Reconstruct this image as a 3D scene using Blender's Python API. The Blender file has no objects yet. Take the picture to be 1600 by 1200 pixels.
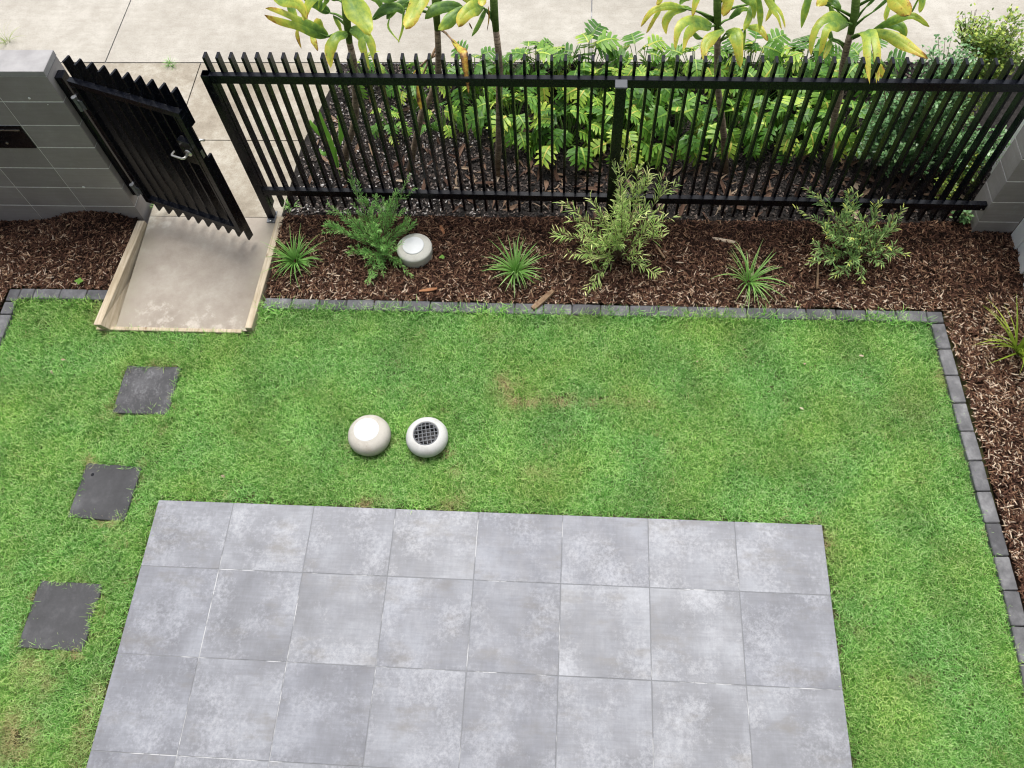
import bpy, bmesh, math, random
import numpy as np
from mathutils import Vector, Matrix, noise as mnoise

random.seed(7)
rng = np.random.default_rng(11)
S = bpy.context.scene
COL = S.collection
rad = math.radians

# ------------------------------------------------------------------ camera, world, sun, exposure
CAM = (3.01547, -1.45597, 5.60234)
F_PX = 1285.213                     # focal length in pixels of a 1600 px wide picture
RX, RY, RZ = 0.49273, 0.04779, 0.05585

def cam_rotation():
    c, s = math.cos, math.sin
    X = Matrix(((1, 0, 0), (0, c(RX), -s(RX)), (0, s(RX), c(RX))))
    Y = Matrix(((c(RY), 0, s(RY)), (0, 1, 0), (-s(RY), 0, c(RY))))
    Z = Matrix(((c(RZ), -s(RZ), 0), (s(RZ), c(RZ), 0), (0, 0, 1)))
    return Z @ Y @ X
CR = cam_rotation()
cd = bpy.data.cameras.new('camera')
cam = bpy.data.objects.new('camera', cd)
COL.objects.link(cam)
cam.matrix_world = Matrix.Translation(CAM) @ CR.to_4x4()
cd.sensor_width = 36.0
cd.lens = 36.0 * F_PX / 1600.0
cd.clip_start = 0.05
cd.clip_end = 300
S.camera = cam

SUN_EL, SUN_AZ = 72.0, -4.0          # elevation; azimuth from +Y (street side) towards +X
w = bpy.data.worlds.new('World'); S.world = w; w.use_nodes = True
nt = w.node_tree; nt.nodes.clear()
sky = nt.nodes.new('ShaderNodeTexSky'); sky.sky_type = 'NISHITA'; sky.sun_disc = False
sky.sun_elevation = rad(SUN_EL); sky.sun_rotation = rad(SUN_AZ)
sky.dust_density = 3.0; sky.air_density = 1.0
bw = nt.nodes.new('ShaderNodeRGBToBW')
mx = nt.nodes.new('ShaderNodeMix'); mx.data_type = 'RGBA'; mx.inputs[0].default_value = 0.62
bg = nt.nodes.new('ShaderNodeBackground'); bg.inputs[1].default_value = 0.15
wo = nt.nodes.new('ShaderNodeOutputWorld')
nt.links.new(sky.outputs[0], bw.inputs[0])
nt.links.new(sky.outputs[0], mx.inputs[6]); nt.links.new(bw.outputs[0], mx.inputs[7])
nt.links.new(mx.outputs[2], bg.inputs[0]); nt.links.new(bg.outputs[0], wo.inputs[0])
sl = bpy.data.lights.new('sun', 'SUN'); sl.energy = 1.35; sl.angle = rad(32); sl.color = (1.0, 0.96, 0.90)
sun = bpy.data.objects.new('sun', sl); COL.objects.link(sun)
sd = Vector((math.sin(rad(SUN_AZ)) * math.cos(rad(SUN_EL)), math.cos(rad(SUN_AZ)) * math.cos(rad(SUN_EL)), math.sin(rad(SUN_EL))))
sun.rotation_euler = sd.to_track_quat('Z', 'Y').to_euler()
S.view_settings.view_transform = 'Standard'
S.view_settings.look = 'None'
S.view_settings.exposure = 0.92
S.view_settings.gamma = 1.0
S.view_settings.use_curve_mapping = False
S.cycles.max_bounces = 3
S.cycles.filter_width = 1.15
S.cycles.diffuse_bounces = 2
S.cycles.transmission_bounces = 2
S.cycles.transparent_max_bounces = 4

def ray(u, v):
    return CR @ Vector(((u - 800) / F_PX, -(v - 600) / F_PX, -1.0))
def at(u, v, z):                     # point at height z seen at photo pixel (u, v)
    d = ray(u, v); t = (z - CAM[2]) / d.z
    return Vector(CAM) + d * t
def aty(u, v, Y):                    # point in the upright plane y = Y
    d = ray(u, v); t = (Y - CAM[1]) / d.y
    return Vector(CAM) + d * t

# ------------------------------------------------------------------ object helpers
def tag(o, label=None, cat=None, group=None, kind=None):
    if label: o['label'] = label
    if cat: o['category'] = cat
    if group: o['group'] = group
    if kind: o['kind'] = kind
    return o
def link(name, data, parent=None, mat=None):
    o = bpy.data.objects.new(name, data); COL.objects.link(o)
    if parent is not None: o.parent = parent
    if mat is not None and data is not None and len(data.materials) == 0: data.materials.append(mat)
    return o
def empty(name, loc=(0, 0, 0), rz=0.0):
    o = bpy.data.objects.new(name, None); COL.objects.link(o)
    o.location = loc; o.rotation_euler = (0, 0, rz); o.empty_display_size = 0.1
    return o
def copy_of(o, parent, loc=None, rot=None, scale=None):
    c = o.copy(); COL.objects.link(c); c.parent = parent
    if loc is not None: c.location = loc
    if rot is not None: c.rotation_euler = rot
    if scale is not None: c.scale = scale
    return c

class MB:
    """collects simple shapes into one mesh"""
    def __init__(s): s.v = []; s.f = []; s.tone = []
    def add(s, vs, fs, tone=0.0):
        n = len(s.v); s.v += [tuple(p) for p in vs]; s.f += [tuple(i + n for i in f) for f in fs]
        s.tone += [tone] * len(vs) if not hasattr(tone, '__len__') else list(tone)
    def box(s, x0, x1, y0, y1, z0, z1, b=0.0):
        if b <= 0:
            s.add([(x0,y0,z0),(x1,y0,z0),(x1,y1,z0),(x0,y1,z0),(x0,y0,z1),(x1,y0,z1),(x1,y1,z1),(x0,y1,z1)],
                  [(0,3,2,1),(4,5,6,7),(0,1,5,4),(1,2,6,5),(2,3,7,6),(3,0,4,7)])
        else:                         # chamfered along every edge
            bm = bmesh.new(); bmesh.ops.create_cube(bm, size=1)
            for v in bm.verts: v.co = Vector(((x0+x1)/2 + v.co.x*(x1-x0), (y0+y1)/2 + v.co.y*(y1-y0), (z0+z1)/2 + v.co.z*(z1-z0)))
            bmesh.ops.bevel(bm, geom=bm.edges[:], offset=b, segments=1, affect='EDGES')
            bm.verts.index_update()
            s.add([v.co[:] for v in bm.verts], [[v.index for v in f.verts] for f in bm.faces]); bm.free()
    def tube(s, pts, radii, n=8, tone=0.0, cap=True):
        pts = [Vector(p) for p in pts]
        if not hasattr(radii, '__len__'): radii = [radii] * len(pts)
        base = len(s.v); k = len(pts)
        prev = None
        for i, p in enumerate(pts):
            t = (pts[min(i+1, k-1)] - pts[max(i-1, 0)]).normalized()
            if prev is None:
                a = t.orthogonal().normalized()
            else:
                a = (prev - t * prev.dot(t)).normalized()
            prev = a; b = t.cross(a)
            for j in range(n):
                an = 2*math.pi*j/n
                s.v.append(tuple(p + (a*math.cos(an) + b*math.sin(an))*radii[i]))
                s.tone.append(tone if not hasattr(tone, '__len__') else tone[i])
        for i in range(k-1):
            for j in range(n):
                s.f.append((base+i*n+j, base+i*n+(j+1) % n, base+(i+1)*n+(j+1) % n, base+(i+1)*n+j))
        if cap:
            s.f.append(tuple(base + j for j in range(n))[::-1]); s.f.append(tuple(base+(k-1)*n+j for j in range(n)))
    def lathe(s, prof, n=48, c=(0, 0, 0), cap_bottom=False, cap_top=False):
        base = len(s.v)
        for r, z in prof:
            for j in range(n):
                an = 2*math.pi*j/n; s.v.append((c[0]+r*math.cos(an), c[1]+r*math.sin(an), c[2]+z)); s.tone.append(0.0)
        for i in range(len(prof)-1):
            for j in range(n):
                s.f.append((base+i*n+j, base+i*n+(j+1) % n, base+(i+1)*n+(j+1) % n, base+(i+1)*n+j))
        if cap_bottom: s.f.append(tuple(base+j for j in range(n))[::-1])
        if cap_top: s.f.append(tuple(base+(len(prof)-1)*n+j for j in range(n)))
    def mesh(s, name, smooth=False):
        me = bpy.data.meshes.new(name); me.from_pydata(s.v, [], s.f)
        if any(s.tone):
            a = me.attributes.new('tone', 'FLOAT', 'POINT'); a.data.foreach_set('value', np.array(s.tone, dtype=np.float32))
        if smooth: me.polygons.foreach_set('use_smooth', [True]*len(me.polygons))
        me.update(); return me
    def build(s, name, mat, parent=None, smooth=False):
        return link(name, s.mesh(name, smooth), parent, mat)

# ------------------------------------------------------------------ material helpers
class NT:
    def __init__(s, name):
        s.m = bpy.data.materials.new(name); s.m.use_nodes = True
        s.t = s.m.node_tree; s.p = s.t.nodes['Principled BSDF']
        s.out = s.t.nodes['Material Output']
    def n(s, kind, **kw):
        nd = s.t.nodes.new(kind)
        for k, v in kw.items(): setattr(nd, k, v)
        return nd
    def l(s, a, b): s.t.links.new(a, b)
    def coord(s, which='Object'):
        return s.n('ShaderNodeTexCoord').outputs[which]
    def world(s): return s.n('ShaderNodeNewGeometry').outputs['Position']
    def mapping(s, vec, scale=(1, 1, 1), loc=(0, 0, 0), rot=(0, 0, 0)):
        m = s.n('ShaderNodeMapping'); s.l(vec, m.inputs[0]); m.inputs['Scale'].default_value = scale
        m.inputs['Location'].default_value = loc; m.inputs['Rotation'].default_value = rot
        return m.outputs[0]
    def noise(s, vec, scale, detail=4, rough=0.55, w=None, out='Fac', dist=0.0):
        nd = s.n('ShaderNodeTexNoise')
        if w is not None: nd.noise_dimensions = '4D'; s.l(w, nd.inputs['W'])
        s.l(vec, nd.inputs['Vector']); nd.inputs['Scale'].default_value = scale
        nd.inputs['Detail'].default_value = detail; nd.inputs['Roughness'].default_value = rough
        nd.inputs['Distortion'].default_value = dist
        return nd.outputs[out]
    def ramp(s, fac, stops, interp='LINEAR'):
        r = s.n('ShaderNodeValToRGB'); s.l(fac, r.inputs[0]); r.color_ramp.interpolation = interp
        e = r.color_ramp.elements
        while len(e) < len(stops): e.new(0.5)
        for i, (p, c) in enumerate(stops):
            e[i].position = p; e[i].color = (c, c, c, 1) if not hasattr(c, '__len__') else (*c, 1)
        return r.outputs[0]
    def mix(s, fac, a, b, mode='MIX'):
        m = s.n('ShaderNodeMix'); m.data_type = 'RGBA'; m.blend_type = mode
        for inp, x in ((m.inputs[0], fac), (m.inputs[6], a), (m.inputs[7], b)):
            if hasattr(x, 'links') or hasattr(x, 'is_linked'): s.l(x, inp)
            elif hasattr(x, '__len__'): inp.default_value = (*x, 1)
            else: inp.default_value = x
        return m.outputs[2]
    def math(s, op, a, b=0.0, clamp=False):
        m = s.n('ShaderNodeMath', operation=op); m.use_clamp = clamp
        for inp, x in ((m.inputs[0], a), (m.inputs[1], b)):
            if hasattr(x, 'is_linked'): s.l(x, inp)
            else: inp.default_value = x
        return m.outputs[0]
    def rnd(s): return s.n('ShaderNodeObjectInfo').outputs['Random']
    def attr(s, name, inst=False):
        a = s.n('ShaderNodeAttribute'); a.attribute_name = name
        if inst: a.attribute_type = 'INSTANCER'
        return a.outputs['Fac']
    def bump(s, h, strength=0.3, dist=0.01):
        b = s.n('ShaderNodeBump'); s.l(h, b.inputs['Height']); b.inputs['Strength'].default_value = strength
        b.inputs['Distance'].default_value = dist; s.l(b.outputs[0], s.p.inputs['Normal'])
    def done(s, col=None, rough=0.7, spec=0.4, metal=0.0):
        if col is not None:
            if hasattr(col, 'is_linked'): s.l(col, s.p.inputs['Base Color'])
            else: s.p.inputs['Base Color'].default_value = (*col, 1)
        if hasattr(rough, 'is_linked'): s.l(rough, s.p.inputs['Roughness'])
        else: s.p.inputs['Roughness'].default_value = rough
        s.p.inputs['Specular IOR Level'].default_value = spec
        s.p.inputs['Metallic'].default_value = metal
        return s.m
    def leafy(s, col, trans=0.3, rough=0.5, spec=0.35):
        """diffuse + some light through the leaf"""
        s.done(col, rough, spec)
        tr = s.n('ShaderNodeBsdfTranslucent'); mxs = s.n('ShaderNodeMixShader')
        if hasattr(col, 'is_linked'): s.l(col, tr.inputs[0])
        else: tr.inputs[0].default_value = (*col, 1)
        mxs.inputs[0].default_value = trans
        s.l(s.p.outputs[0], mxs.inputs[1]); s.l(tr.outputs[0], mxs.inputs[2]); s.l(mxs.outputs[0], s.out.inputs[0])
        return s.m

def m_tile():
    k = NT('patio_porcelain'); c = k.coord(); r = k.math('MULTIPLY', k.rnd(), 37.0)
    big = k.noise(c, 2.6, 5, 0.62, w=r); mid = k.noise(c, 9, 6, 0.7, w=r); fine = k.noise(c, 90, 3, 0.7, w=r)
    brush = k.noise(k.mapping(c, (3, 42, 1)), 1.3, 5, 0.7, w=r)
    brush2 = k.noise(k.mapping(c, (46, 4, 1)), 1.3, 4, 0.7, w=r)
    f = k.math('ADD', k.math('MULTIPLY', big, 0.72), k.math('MULTIPLY', mid, 0.28))
    f = k.math('ADD', f, k.math('MULTIPLY', k.math('SUBTRACT', brush, 0.5), 0.22))
    f = k.math('ADD', f, k.math('MULTIPLY', k.math('SUBTRACT', brush2, 0.5), 0.12))
    col = k.ramp(f, [(0.36, (0.150, 0.156, 0.173)), (0.5, (0.218, 0.227, 0.252)), (0.63, (0.315, 0.330, 0.362))])
    # chalky bloom near some places
    bl = k.ramp(k.math('MULTIPLY', k.noise(c, 3.4, 3, 0.5, w=k.math('ADD', r, 9.0)), k.noise(c, 38, 5, 0.75, w=r)), [(0.24, 0.0), (0.42, 0.75)])
    col = k.mix(bl, col, (0.45, 0.465, 0.50))
    # brownish dirt
    di = k.ramp(k.noise(k.mapping(c, (1, 2.4, 1)), 2.6, 5, 0.65, w=k.math('ADD', r, 21.0)), [(0.54, 0.0), (0.70, 0.65)])
    col = k.mix(di, col, (0.17, 0.16, 0.145))
    col = k.mix(k.math('MULTIPLY', fine, 0.25), col, (0.16, 0.16, 0.17))
    sp = k.n('ShaderNodeTexVoronoi'); k.l(c, sp.inputs['Vector']); sp.inputs['Scale'].default_value = 3.1; sp.inputs['Randomness'].default_value = 1
    dots = k.ramp(sp.outputs['Distance'], [(0.020, 0.8), (0.032, 0.0)])
    col = k.mix(dots, col, (0.6, 0.6, 0.6))
    tint = k.mix(k.rnd(), (0.88, 0.88, 0.90), (1.09, 1.08, 1.06)); col = k.mix(1.0, col, tint, 'MULTIPLY')
    k.bump(mid, 0.06, 0.004)
    return k.done(col, k.ramp(mid, [(0.3, 0.42), (0.7, 0.62)]), 0.45)
def m_grout():
    k = NT('grout'); c = k.world()
    f = k.noise(c, 2.2, 3, 0.6); g = k.noise(c, 14, 3, 0.6)
    white = k.ramp(f, [(0.54, 0.0), (0.60, 1.0)])
    white = k.math('MULTIPLY', white, k.ramp(g, [(0.40, 0.25), (0.46, 1.0)]))
    return k.done(k.mix(white, (0.215, 0.22, 0.23), (0.50, 0.505, 0.51)), 0.9, 0.2)
def m_concrete(name, lo, mid, hi, scale=1.0, streak=False):
    k = NT(name); c = k.world()
    a = k.noise(c, 1.1*scale, 6, 0.62); b = k.noise(c, 7*scale, 6, 0.72); d = k.noise(c, 70, 3, 0.7)
    f = k.math('ADD', k.math('MULTIPLY', a, 0.55), k.math('MULTIPLY', b, 0.45))
    if streak:
        e = k.noise(k.mapping(c, (1.2, 7.0, 1)), 2.6, 4, 0.6)
        f = k.math('ADD', f, k.math('MULTIPLY', k.math('SUBTRACT', e, 0.5), 0.18))
    col = k.ramp(f, [(0.36, lo), (0.5, mid), (0.63, hi)])
    spk = k.ramp(d, [(0.35, 0.55), (0.5, 0.0)])
    col = k.mix(k.math('MULTIPLY', spk, 0.5), col, tuple(x*0.55 for x in lo))
    k.bump(k.math('ADD', k.math('MULTIPLY', d, 0.5), b), 0.35, 0.006)
    return k.done(col, 0.85, 0.25)
def m_path():
    k = NT('path_concrete'); c = k.world()
    a = k.noise(c, 1.6, 5, 0.6); b = k.noise(c, 8, 6, 0.75); d = k.noise(c, 80, 3, 0.7)
    f = k.math('ADD', k.math('MULTIPLY', a, 0.6), k.math('MULTIPLY', b, 0.4))
    col = k.ramp(f, [(0.34, (0.285, 0.245, 0.200)), (0.5, (0.375, 0.330, 0.275)), (0.66, (0.47, 0.43, 0.365))])
    # efflorescence towards the front lip and the left edge: a stain with its own shape
    sx = k.n('ShaderNodeSeparateXYZ'); k.l(c, sx.inputs[0])
    front = k.ramp(k.math('ADD', k.math('MULTIPLY', k.math('SUBTRACT', 2.75, sx.outputs['Y']), 0.9), k.math('MULTIPLY', k.math('SUBTRACT', b, 0.5), 2.4)), [(0.62, 0.0), (1.0, 0.8)])
    left = k.ramp(k.math('ADD', k.math('MULTIPLY', k.math('SUBTRACT', -0.30, sx.outputs['X']), 1.9), k.math('MULTIPLY', k.math('SUBTRACT', a, 0.62), 3.2)), [(0.22, 0.0), (0.5, 0.85)])
    back = k.ramp(k.math('ADD', k.math('MULTIPLY', k.math('SUBTRACT', sx.outputs['Y'], 2.7), 1.6), 0.0), [(0.0, 0.0), (0.6, 1.0)])
    col = k.mix(front, col, (0.58, 0.53, 0.46))
    col = k.mix(k.math('MULTIPLY', left, back), col, (0.68, 0.65, 0.57))
    moss = k.ramp(k.math('ADD', k.math('MULTIPLY', k.math('ABSOLUTE', k.math('ADD', sx.outputs['X'], 0.17)), 1.0), k.math('MULTIPLY', k.math('SUBTRACT', b, 0.5), 0.5)), [(0.42, 0.0), (0.62, 0.6)])
    col = k.mix(k.math('MULTIPLY', moss, 0.55), col, (0.20, 0.20, 0.12))
    k.bump(k.math('ADD', k.math('MULTIPLY', d, 0.6), b), 0.3, 0.005)
    return k.done(col, 0.8, 0.3)
def m_block(name='dark_block'):
    k = NT(name); c = k.coord(); r = k.math('MULTIPLY', k.rnd(), 19.0)
    a = k.noise(k.world(), 2.2, 5, 0.65); b = k.noise(k.mapping(c, (1, 1, 14)), 3, 4, 0.6, w=r); d = k.noise(c, 110, 3, 0.7)
    f = k.math('ADD', k.math('MULTIPLY', a, 0.7), k.math('MULTIPLY', b, 0.3))
    col = k.ramp(f, [(0.34, (0.29, 0.264, 0.250)), (0.52, (0.35, 0.322, 0.308)), (0.68, (0.44, 0.41, 0.395))])
    col = k.mix(k.math('MULTIPLY', d, 0.30), col, (0.14, 0.138, 0.13))
    eff = k.ramp(k.math('MULTIPLY', k.noise(k.mapping(k.world(), (2.2, 2, 0.9), rot=(0, 0.5, 0)), 3.0, 5, 0.7), k.noise(k.world(), 30, 4, 0.7)), [(0.315, 0.0), (0.42, 0.5)])
    col = k.mix(eff, col, (0.36, 0.36, 0.35))
    tint = k.mix(k.rnd(), (0.90, 0.90, 0.90), (1.10, 1.10, 1.09)); col = k.mix(1.0, col, tint, 'MULTIPLY')
    k.bump(d, 0.2, 0.003)
    return k.done(col, 0.75, 0.3)
def m_simple(name, col, rough=0.6, spec=0.4, metal=0.0, var=0.15, scale=20, bump=0.0):
    k = NT(name); c = k.world(); n_ = k.noise(c, scale, 4, 0.6)
    cc = k.ramp(n_, [(0.3, tuple(x*(1-var) for x in col)), (0.7, tuple(min(1, x*(1+var)) for x in col))])
    if bump: k.bump(n_, bump, 0.004)
    return k.done(cc, rough, spec, metal)
def m_timber():
    k = NT('treated_pine'); c = k.coord(); r = k.math('MULTIPLY', k.rnd(), 9.0)
    g = k.noise(k.mapping(c, (34, 2.2, 30)), 1.4, 4, 0.55, w=r, dist=0.6); b = k.noise(c, 5, 4, 0.6, w=r)
    f = k.math('ADD', k.math('MULTIPLY', g, 0.65), k.math('MULTIPLY', b, 0.35))
    col = k.ramp(f, [(0.34, (0.34, 0.265, 0.170)), (0.5, (0.51, 0.425, 0.300)), (0.66, (0.66, 0.58, 0.44))])
    kn = k.n('ShaderNodeTexVoronoi'); k.l(k.mapping(c, (1, 0.35, 1)), kn.inputs['Vector']); kn.inputs['Scale'].default_value = 9
    col = k.mix(k.ramp(kn.outputs['Distance'], [(0.05, 0.8), (0.12, 0.0)]), col, (0.16, 0.09, 0.04))
    k.bump(g, 0.25, 0.004)
    return k.done(col, 0.75, 0.25)
def m_edging():
    k = NT('charcoal_edging'); c = k.coord(); r = k.math('MULTIPLY', k.rnd(), 23.0)
    a = k.noise(c, 9, 5, 0.65, w=r); d = k.noise(c, 90, 3, 0.7, w=r)
    col = k.ramp(a, [(0.32, (0.085, 0.085, 0.089)), (0.5, (0.135, 0.135, 0.140)), (0.68, (0.23, 0.23, 0.235))])
    col = k.mix(k.math('MULTIPLY', d, 0.4), col, (0.055, 0.055, 0.058))
    tint = k.mix(k.rnd(), (0.75, 0.75, 0.77), (1.35, 1.35, 1.35)); col = k.mix(1.0, col, tint, 'MULTIPLY')
    k.bump(d, 0.35, 0.003)
    return k.done(col, 0.8, 0.3)
def m_paver():
    k = NT('charcoal_paver'); c = k.coord(); r = k.math('MULTIPLY', k.rnd(), 23.0)
    a = k.noise(c, 4, 5, 0.65, w=r); d = k.noise(c, 60, 4, 0.75, w=r)
    st = k.noise(k.mapping(c, (16, 7, 1), rot=(0, 0, 0.5)), 1.2, 4, 0.7, w=r)
    col = k.ramp(a, [(0.32, (0.045, 0.045, 0.047)), (0.55, (0.066, 0.066, 0.069)), (0.72, (0.115, 0.115, 0.12))])
    sx = k.n('ShaderNodeSeparateXYZ'); k.l(c, sx.inputs[0])
    wm = k.math('MULTIPLY', k.ramp(k.math('MULTIPLY', st, d), [(0.24, 0.0), (0.42, 0.5)]), k.ramp(k.math('ADD', sx.outputs['Y'], k.rnd()), [(0.35, 0.1), (0.9, 1.0)]))
    col = k.mix(wm, col, (0.32, 0.32, 0.33))
    k.bump(d, 0.3, 0.003)
    return k.done(col, 0.75, 0.35)
def m_dome(name, col, stain):
    k = NT(name); c = k.coord()
    a = k.noise(c, 11, 5, 0.65); d = k.noise(c, 120, 3, 0.7)
    cc = k.mix(k.ramp(a, [(0.45, 0.0), (0.72, 0.6)]), col, stain)
    cc = k.mix(k.ramp(d, [(0.30, 0.45), (0.42, 0.0)]), cc, tuple(x*0.6 for x in stain))
    sx = k.n('ShaderNodeSeparateXYZ'); k.l(c, sx.inputs[0])
    low = k.ramp(k.math('ADD', sx.outputs['Z'], k.math('MULTIPLY', a, 0.05)), [(0.035, 0.8), (0.075, 0.0)])
    cc = k.mix(low, cc, tuple(x*0.7 for x in stain))
    k.bump(d, 0.35, 0.003)
    return k.done(cc, 0.8, 0.25)
def m_black():
    k = NT('black_powdercoat'); c = k.world(); n_ = k.noise(c, 30, 4, 0.6)
    return k.done(k.ramp(n_, [(0.3, (0.0015, 0.002, 0.004)), (0.7, (0.0035, 0.0045, 0.008))]), k.ramp(n_, [(0.3, 0.20), (0.7, 0.30)]), 0.26)
def m_grass():
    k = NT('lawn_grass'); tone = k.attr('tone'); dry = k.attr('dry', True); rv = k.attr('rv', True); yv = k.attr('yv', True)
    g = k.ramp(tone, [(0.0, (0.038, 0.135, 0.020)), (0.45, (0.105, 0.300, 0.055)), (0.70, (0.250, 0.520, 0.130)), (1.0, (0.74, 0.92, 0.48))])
    g = k.mix(1.0, g, k.mix(yv, (0.97, 1.0, 1.02), (1.25, 1.06, 0.90)), 'MULTIPLY')
    g = k.mix(1.0, g, k.mix(rv, (0.80, 0.80, 0.80), (1.18, 1.18, 1.18)), 'MULTIPLY')
    straw = k.mix(tone, (0.26, 0.16, 0.07), (0.62, 0.50, 0.29))
    col = k.mix(dry, g, straw)
    a = k.n('ShaderNodeBsdfDiffuse')
    k.l(col, a.inputs[0]); k.l(a.outputs[0], k.out.inputs[0]); k.t.nodes.remove(k.p)
    return k.m
def m_soil(name, a, b):
    k = NT(name); c = k.world(); n1 = k.noise(c, 14, 6, 0.7); n2 = k.noise(c, 80, 4, 0.7)
    k.bump(k.math('ADD', n1, n2), 0.8, 0.02)
    return k.done(k.mix(k.ramp(n1, [(0.35, 0.0), (0.65, 1.0)]), a, b), 0.95, 0.1)
def m_chip(name, stops):
    k = NT(name); v = k.attr('rv', True)
    n1 = k.noise(k.world(), 60, 3, 0.6)
    col = k.ramp(v, stops); col = k.mix(1.0, col, k.mix(n1, (0.65, 0.65, 0.65), (1.35, 1.35, 1.35)), 'MULTIPLY')
    return k.done(col, 0.85, 0.2)
def m_foliage(name, stops, trans=0.28, rough=0.45, nscale=6.0, namp=0.3, spec=0.4):
    """tone attribute picks the leaf colour"""
    k = NT(name); tone = k.attr('tone'); n1 = k.noise(k.world(), nscale, 3, 0.6)
    f = k.math('ADD', tone, k.math('MULTIPLY', k.math('SUBTRACT', n1, 0.5), namp))
    f = k.math('ADD', f, k.math('MULTIPLY', k.math('SUBTRACT', k.rnd(), 0.5), 0.12), True)
    return k.leafy(k.ramp(f, stops), trans, rough, spec)
def m_caneleaf():
    """green leaf that yellows and then browns towards its tip (tone = how far withered)"""
    k = NT('cane_leaf'); tone = k.attr('tone'); c = k.world()
    n1 = k.noise(c, 22, 4, 0.65); n2 = k.noise(c, 90, 3, 0.7); n3 = k.noise(c, 45, 3, 0.6)
    f = k.math('ADD', tone, k.math('MULTIPLY', k.math('SUBTRACT', n1, 0.5), 0.75), True)
    col = k.ramp(f, [(0.0, (0.070, 0.165, 0.035)), (0.25, (0.200, 0.370, 0.055)), (0.50, (0.52, 0.64, 0.075)), (0.76, (0.86, 0.72, 0.10)), (0.87, (0.62, 0.32, 0.06)), (1.0, (0.10, 0.05, 0.03))])
    spot = k.math('MULTIPLY', k.ramp(n3, [(0.62, 0.0), (0.68, 1.0)]), k.ramp(tone, [(0.35, 0.0), (0.7, 0.8)]))
    col = k.mix(spot, col, (0.30, 0.13, 0.04))
    col = k.mix(k.math('MULTIPLY', n2, 0.22), col, (0.10, 0.12, 0.03))
    return k.leafy(col, 0.33, 0.38, 0.5)
def m_bark(name, a, b, ring=60):
    k = NT(name); c = k.world(); n1 = k.noise(k.mapping(c, (6, 6, 55)), 1.5, 4, 0.6); n2 = k.noise(c, 40, 4, 0.7)
    k.bump(n1, 0.6, 0.006)
    return k.done(k.mix(k.ramp(k.math('ADD', k.math('MULTIPLY', n1, 0.6), k.math('MULTIPLY', n2, 0.4)), [(0.38, 0.0), (0.62, 1.0)]), a, b), 0.8, 0.25)

M_TILE, M_GROUT = m_tile(), m_grout()
M_DRIVE = m_concrete('driveway_concrete', (0.345, 0.316, 0.266), (0.415, 0.385, 0.330), (0.50, 0.47, 0.41), 1.0, True)
M_OUTPATH = m_concrete('outer_path_concrete', (0.24, 0.205, 0.155), (0.34, 0.30, 0.235), (0.46, 0.425, 0.35), 1.6)
M_PATH = m_path()
M_BLOCK = m_block(); M_CAP = m_simple('coping_stone', (0.335, 0.325, 0.32), 0.75, 0.3, var=0.14, scale=9, bump=0.1)
M_MORTAR = m_simple('mortar', (0.82, 0.82, 0.79), 0.9, 0.2, scale=40)
M_TIMBER, M_EDGE, M_PAVER, M_BLACK = m_timber(), m_edging(), m_paver(), m_black()
M_WHITE = m_simple('white_paint', (0.92, 0.93, 0.90), 0.5, 0.4, var=0.02, scale=6)
M_STEEL = m_simple('brushed_steel', (0.62, 0.60, 0.55), 0.28, 0.5, 0.9, var=0.1)
M_GALV = m_simple('dull_zinc', (0.16, 0.17, 0.18), 0.5, 0.5, 0.5, var=0.25, scale=60)
M_CAPM = m_simple('grey_cap', (0.085, 0.09, 0.10), 0.5, 0.4, var=0.1)
M_GRASS = m_grass()
M_SOIL = m_soil('lawn_soil', (0.050, 0.050, 0.022), (0.085, 0.088, 0.035))
M_MSOIL = m_soil('mulch_soil', (0.012, 0.008, 0.006), (0.035, 0.020, 0.013))
M_RSOIL = m_soil('dark_bed_soil', (0.014, 0.013, 0.012), (0.045, 0.040, 0.037))
M_CHIP = m_chip('pine_bark_chip', [(0.0, (0.020, 0.010, 0.007)), (0.38, (0.095, 0.046, 0.030)), (0.70, (0.180, 0.092, 0.056)), (0.84, (0.29, 0.175, 0.105)), (0.93, (0.44, 0.31, 0.20)), (1.0, (0.62, 0.50, 0.38))])
M_CHIP2 = m_chip('grey_mulch_chip', [(0.0, (0.016, 0.015, 0.015)), (0.5, (0.075, 0.062, 0.055)), (0.78, (0.20, 0.155, 0.13)), (0.9, (0.34, 0.31, 0.29)), (1.0, (0.56, 0.54, 0.52))])
M_LITTER = m_chip('dry_leaf_litter', [(0.0, (0.06, 0.032, 0.022)), (0.5, (0.14, 0.085, 0.058)), (0.8, (0.25, 0.175, 0.115)), (1.0, (0.42, 0.335, 0.24))])
M_CANE = m_caneleaf()
M_STEMG = m_bark('green_cane', (0.085, 0.15, 0.03), (0.20, 0.30, 0.07))
M_STEMB = m_bark('brown_cane', (0.11, 0.075, 0.050), (0.42, 0.33, 0.23))
M_PETI = m_bark('petiole', (0.10, 0.20, 0.04), (0.20, 0.34, 0.08))
M_XAN = m_foliage('lobed_leaf', [(0.0, (0.028, 0.095, 0.012)), (0.38, (0.090, 0.235, 0.026)), (0.70, (0.235, 0.43, 0.055)), (0.92, (0.58, 0.72, 0.11)), (1.0, (0.66, 0.58, 0.12))], 0.3, 0.4)
M_GREV = m_foliage('feathery_leaf', [(0.0, (0.10, 0.30, 0.06)), (0.5, (0.28, 0.60, 0.15)), (1.0, (0.56, 0.86, 0.28))], 0.25)
M_GREV2 = m_foliage('pale_narrow_leaf', [(0.0, (0.16, 0.37, 0.09)), (0.40, (0.50, 0.74, 0.20)), (0.9, (0.95, 0.98, 0.42))], 0.25)
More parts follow.
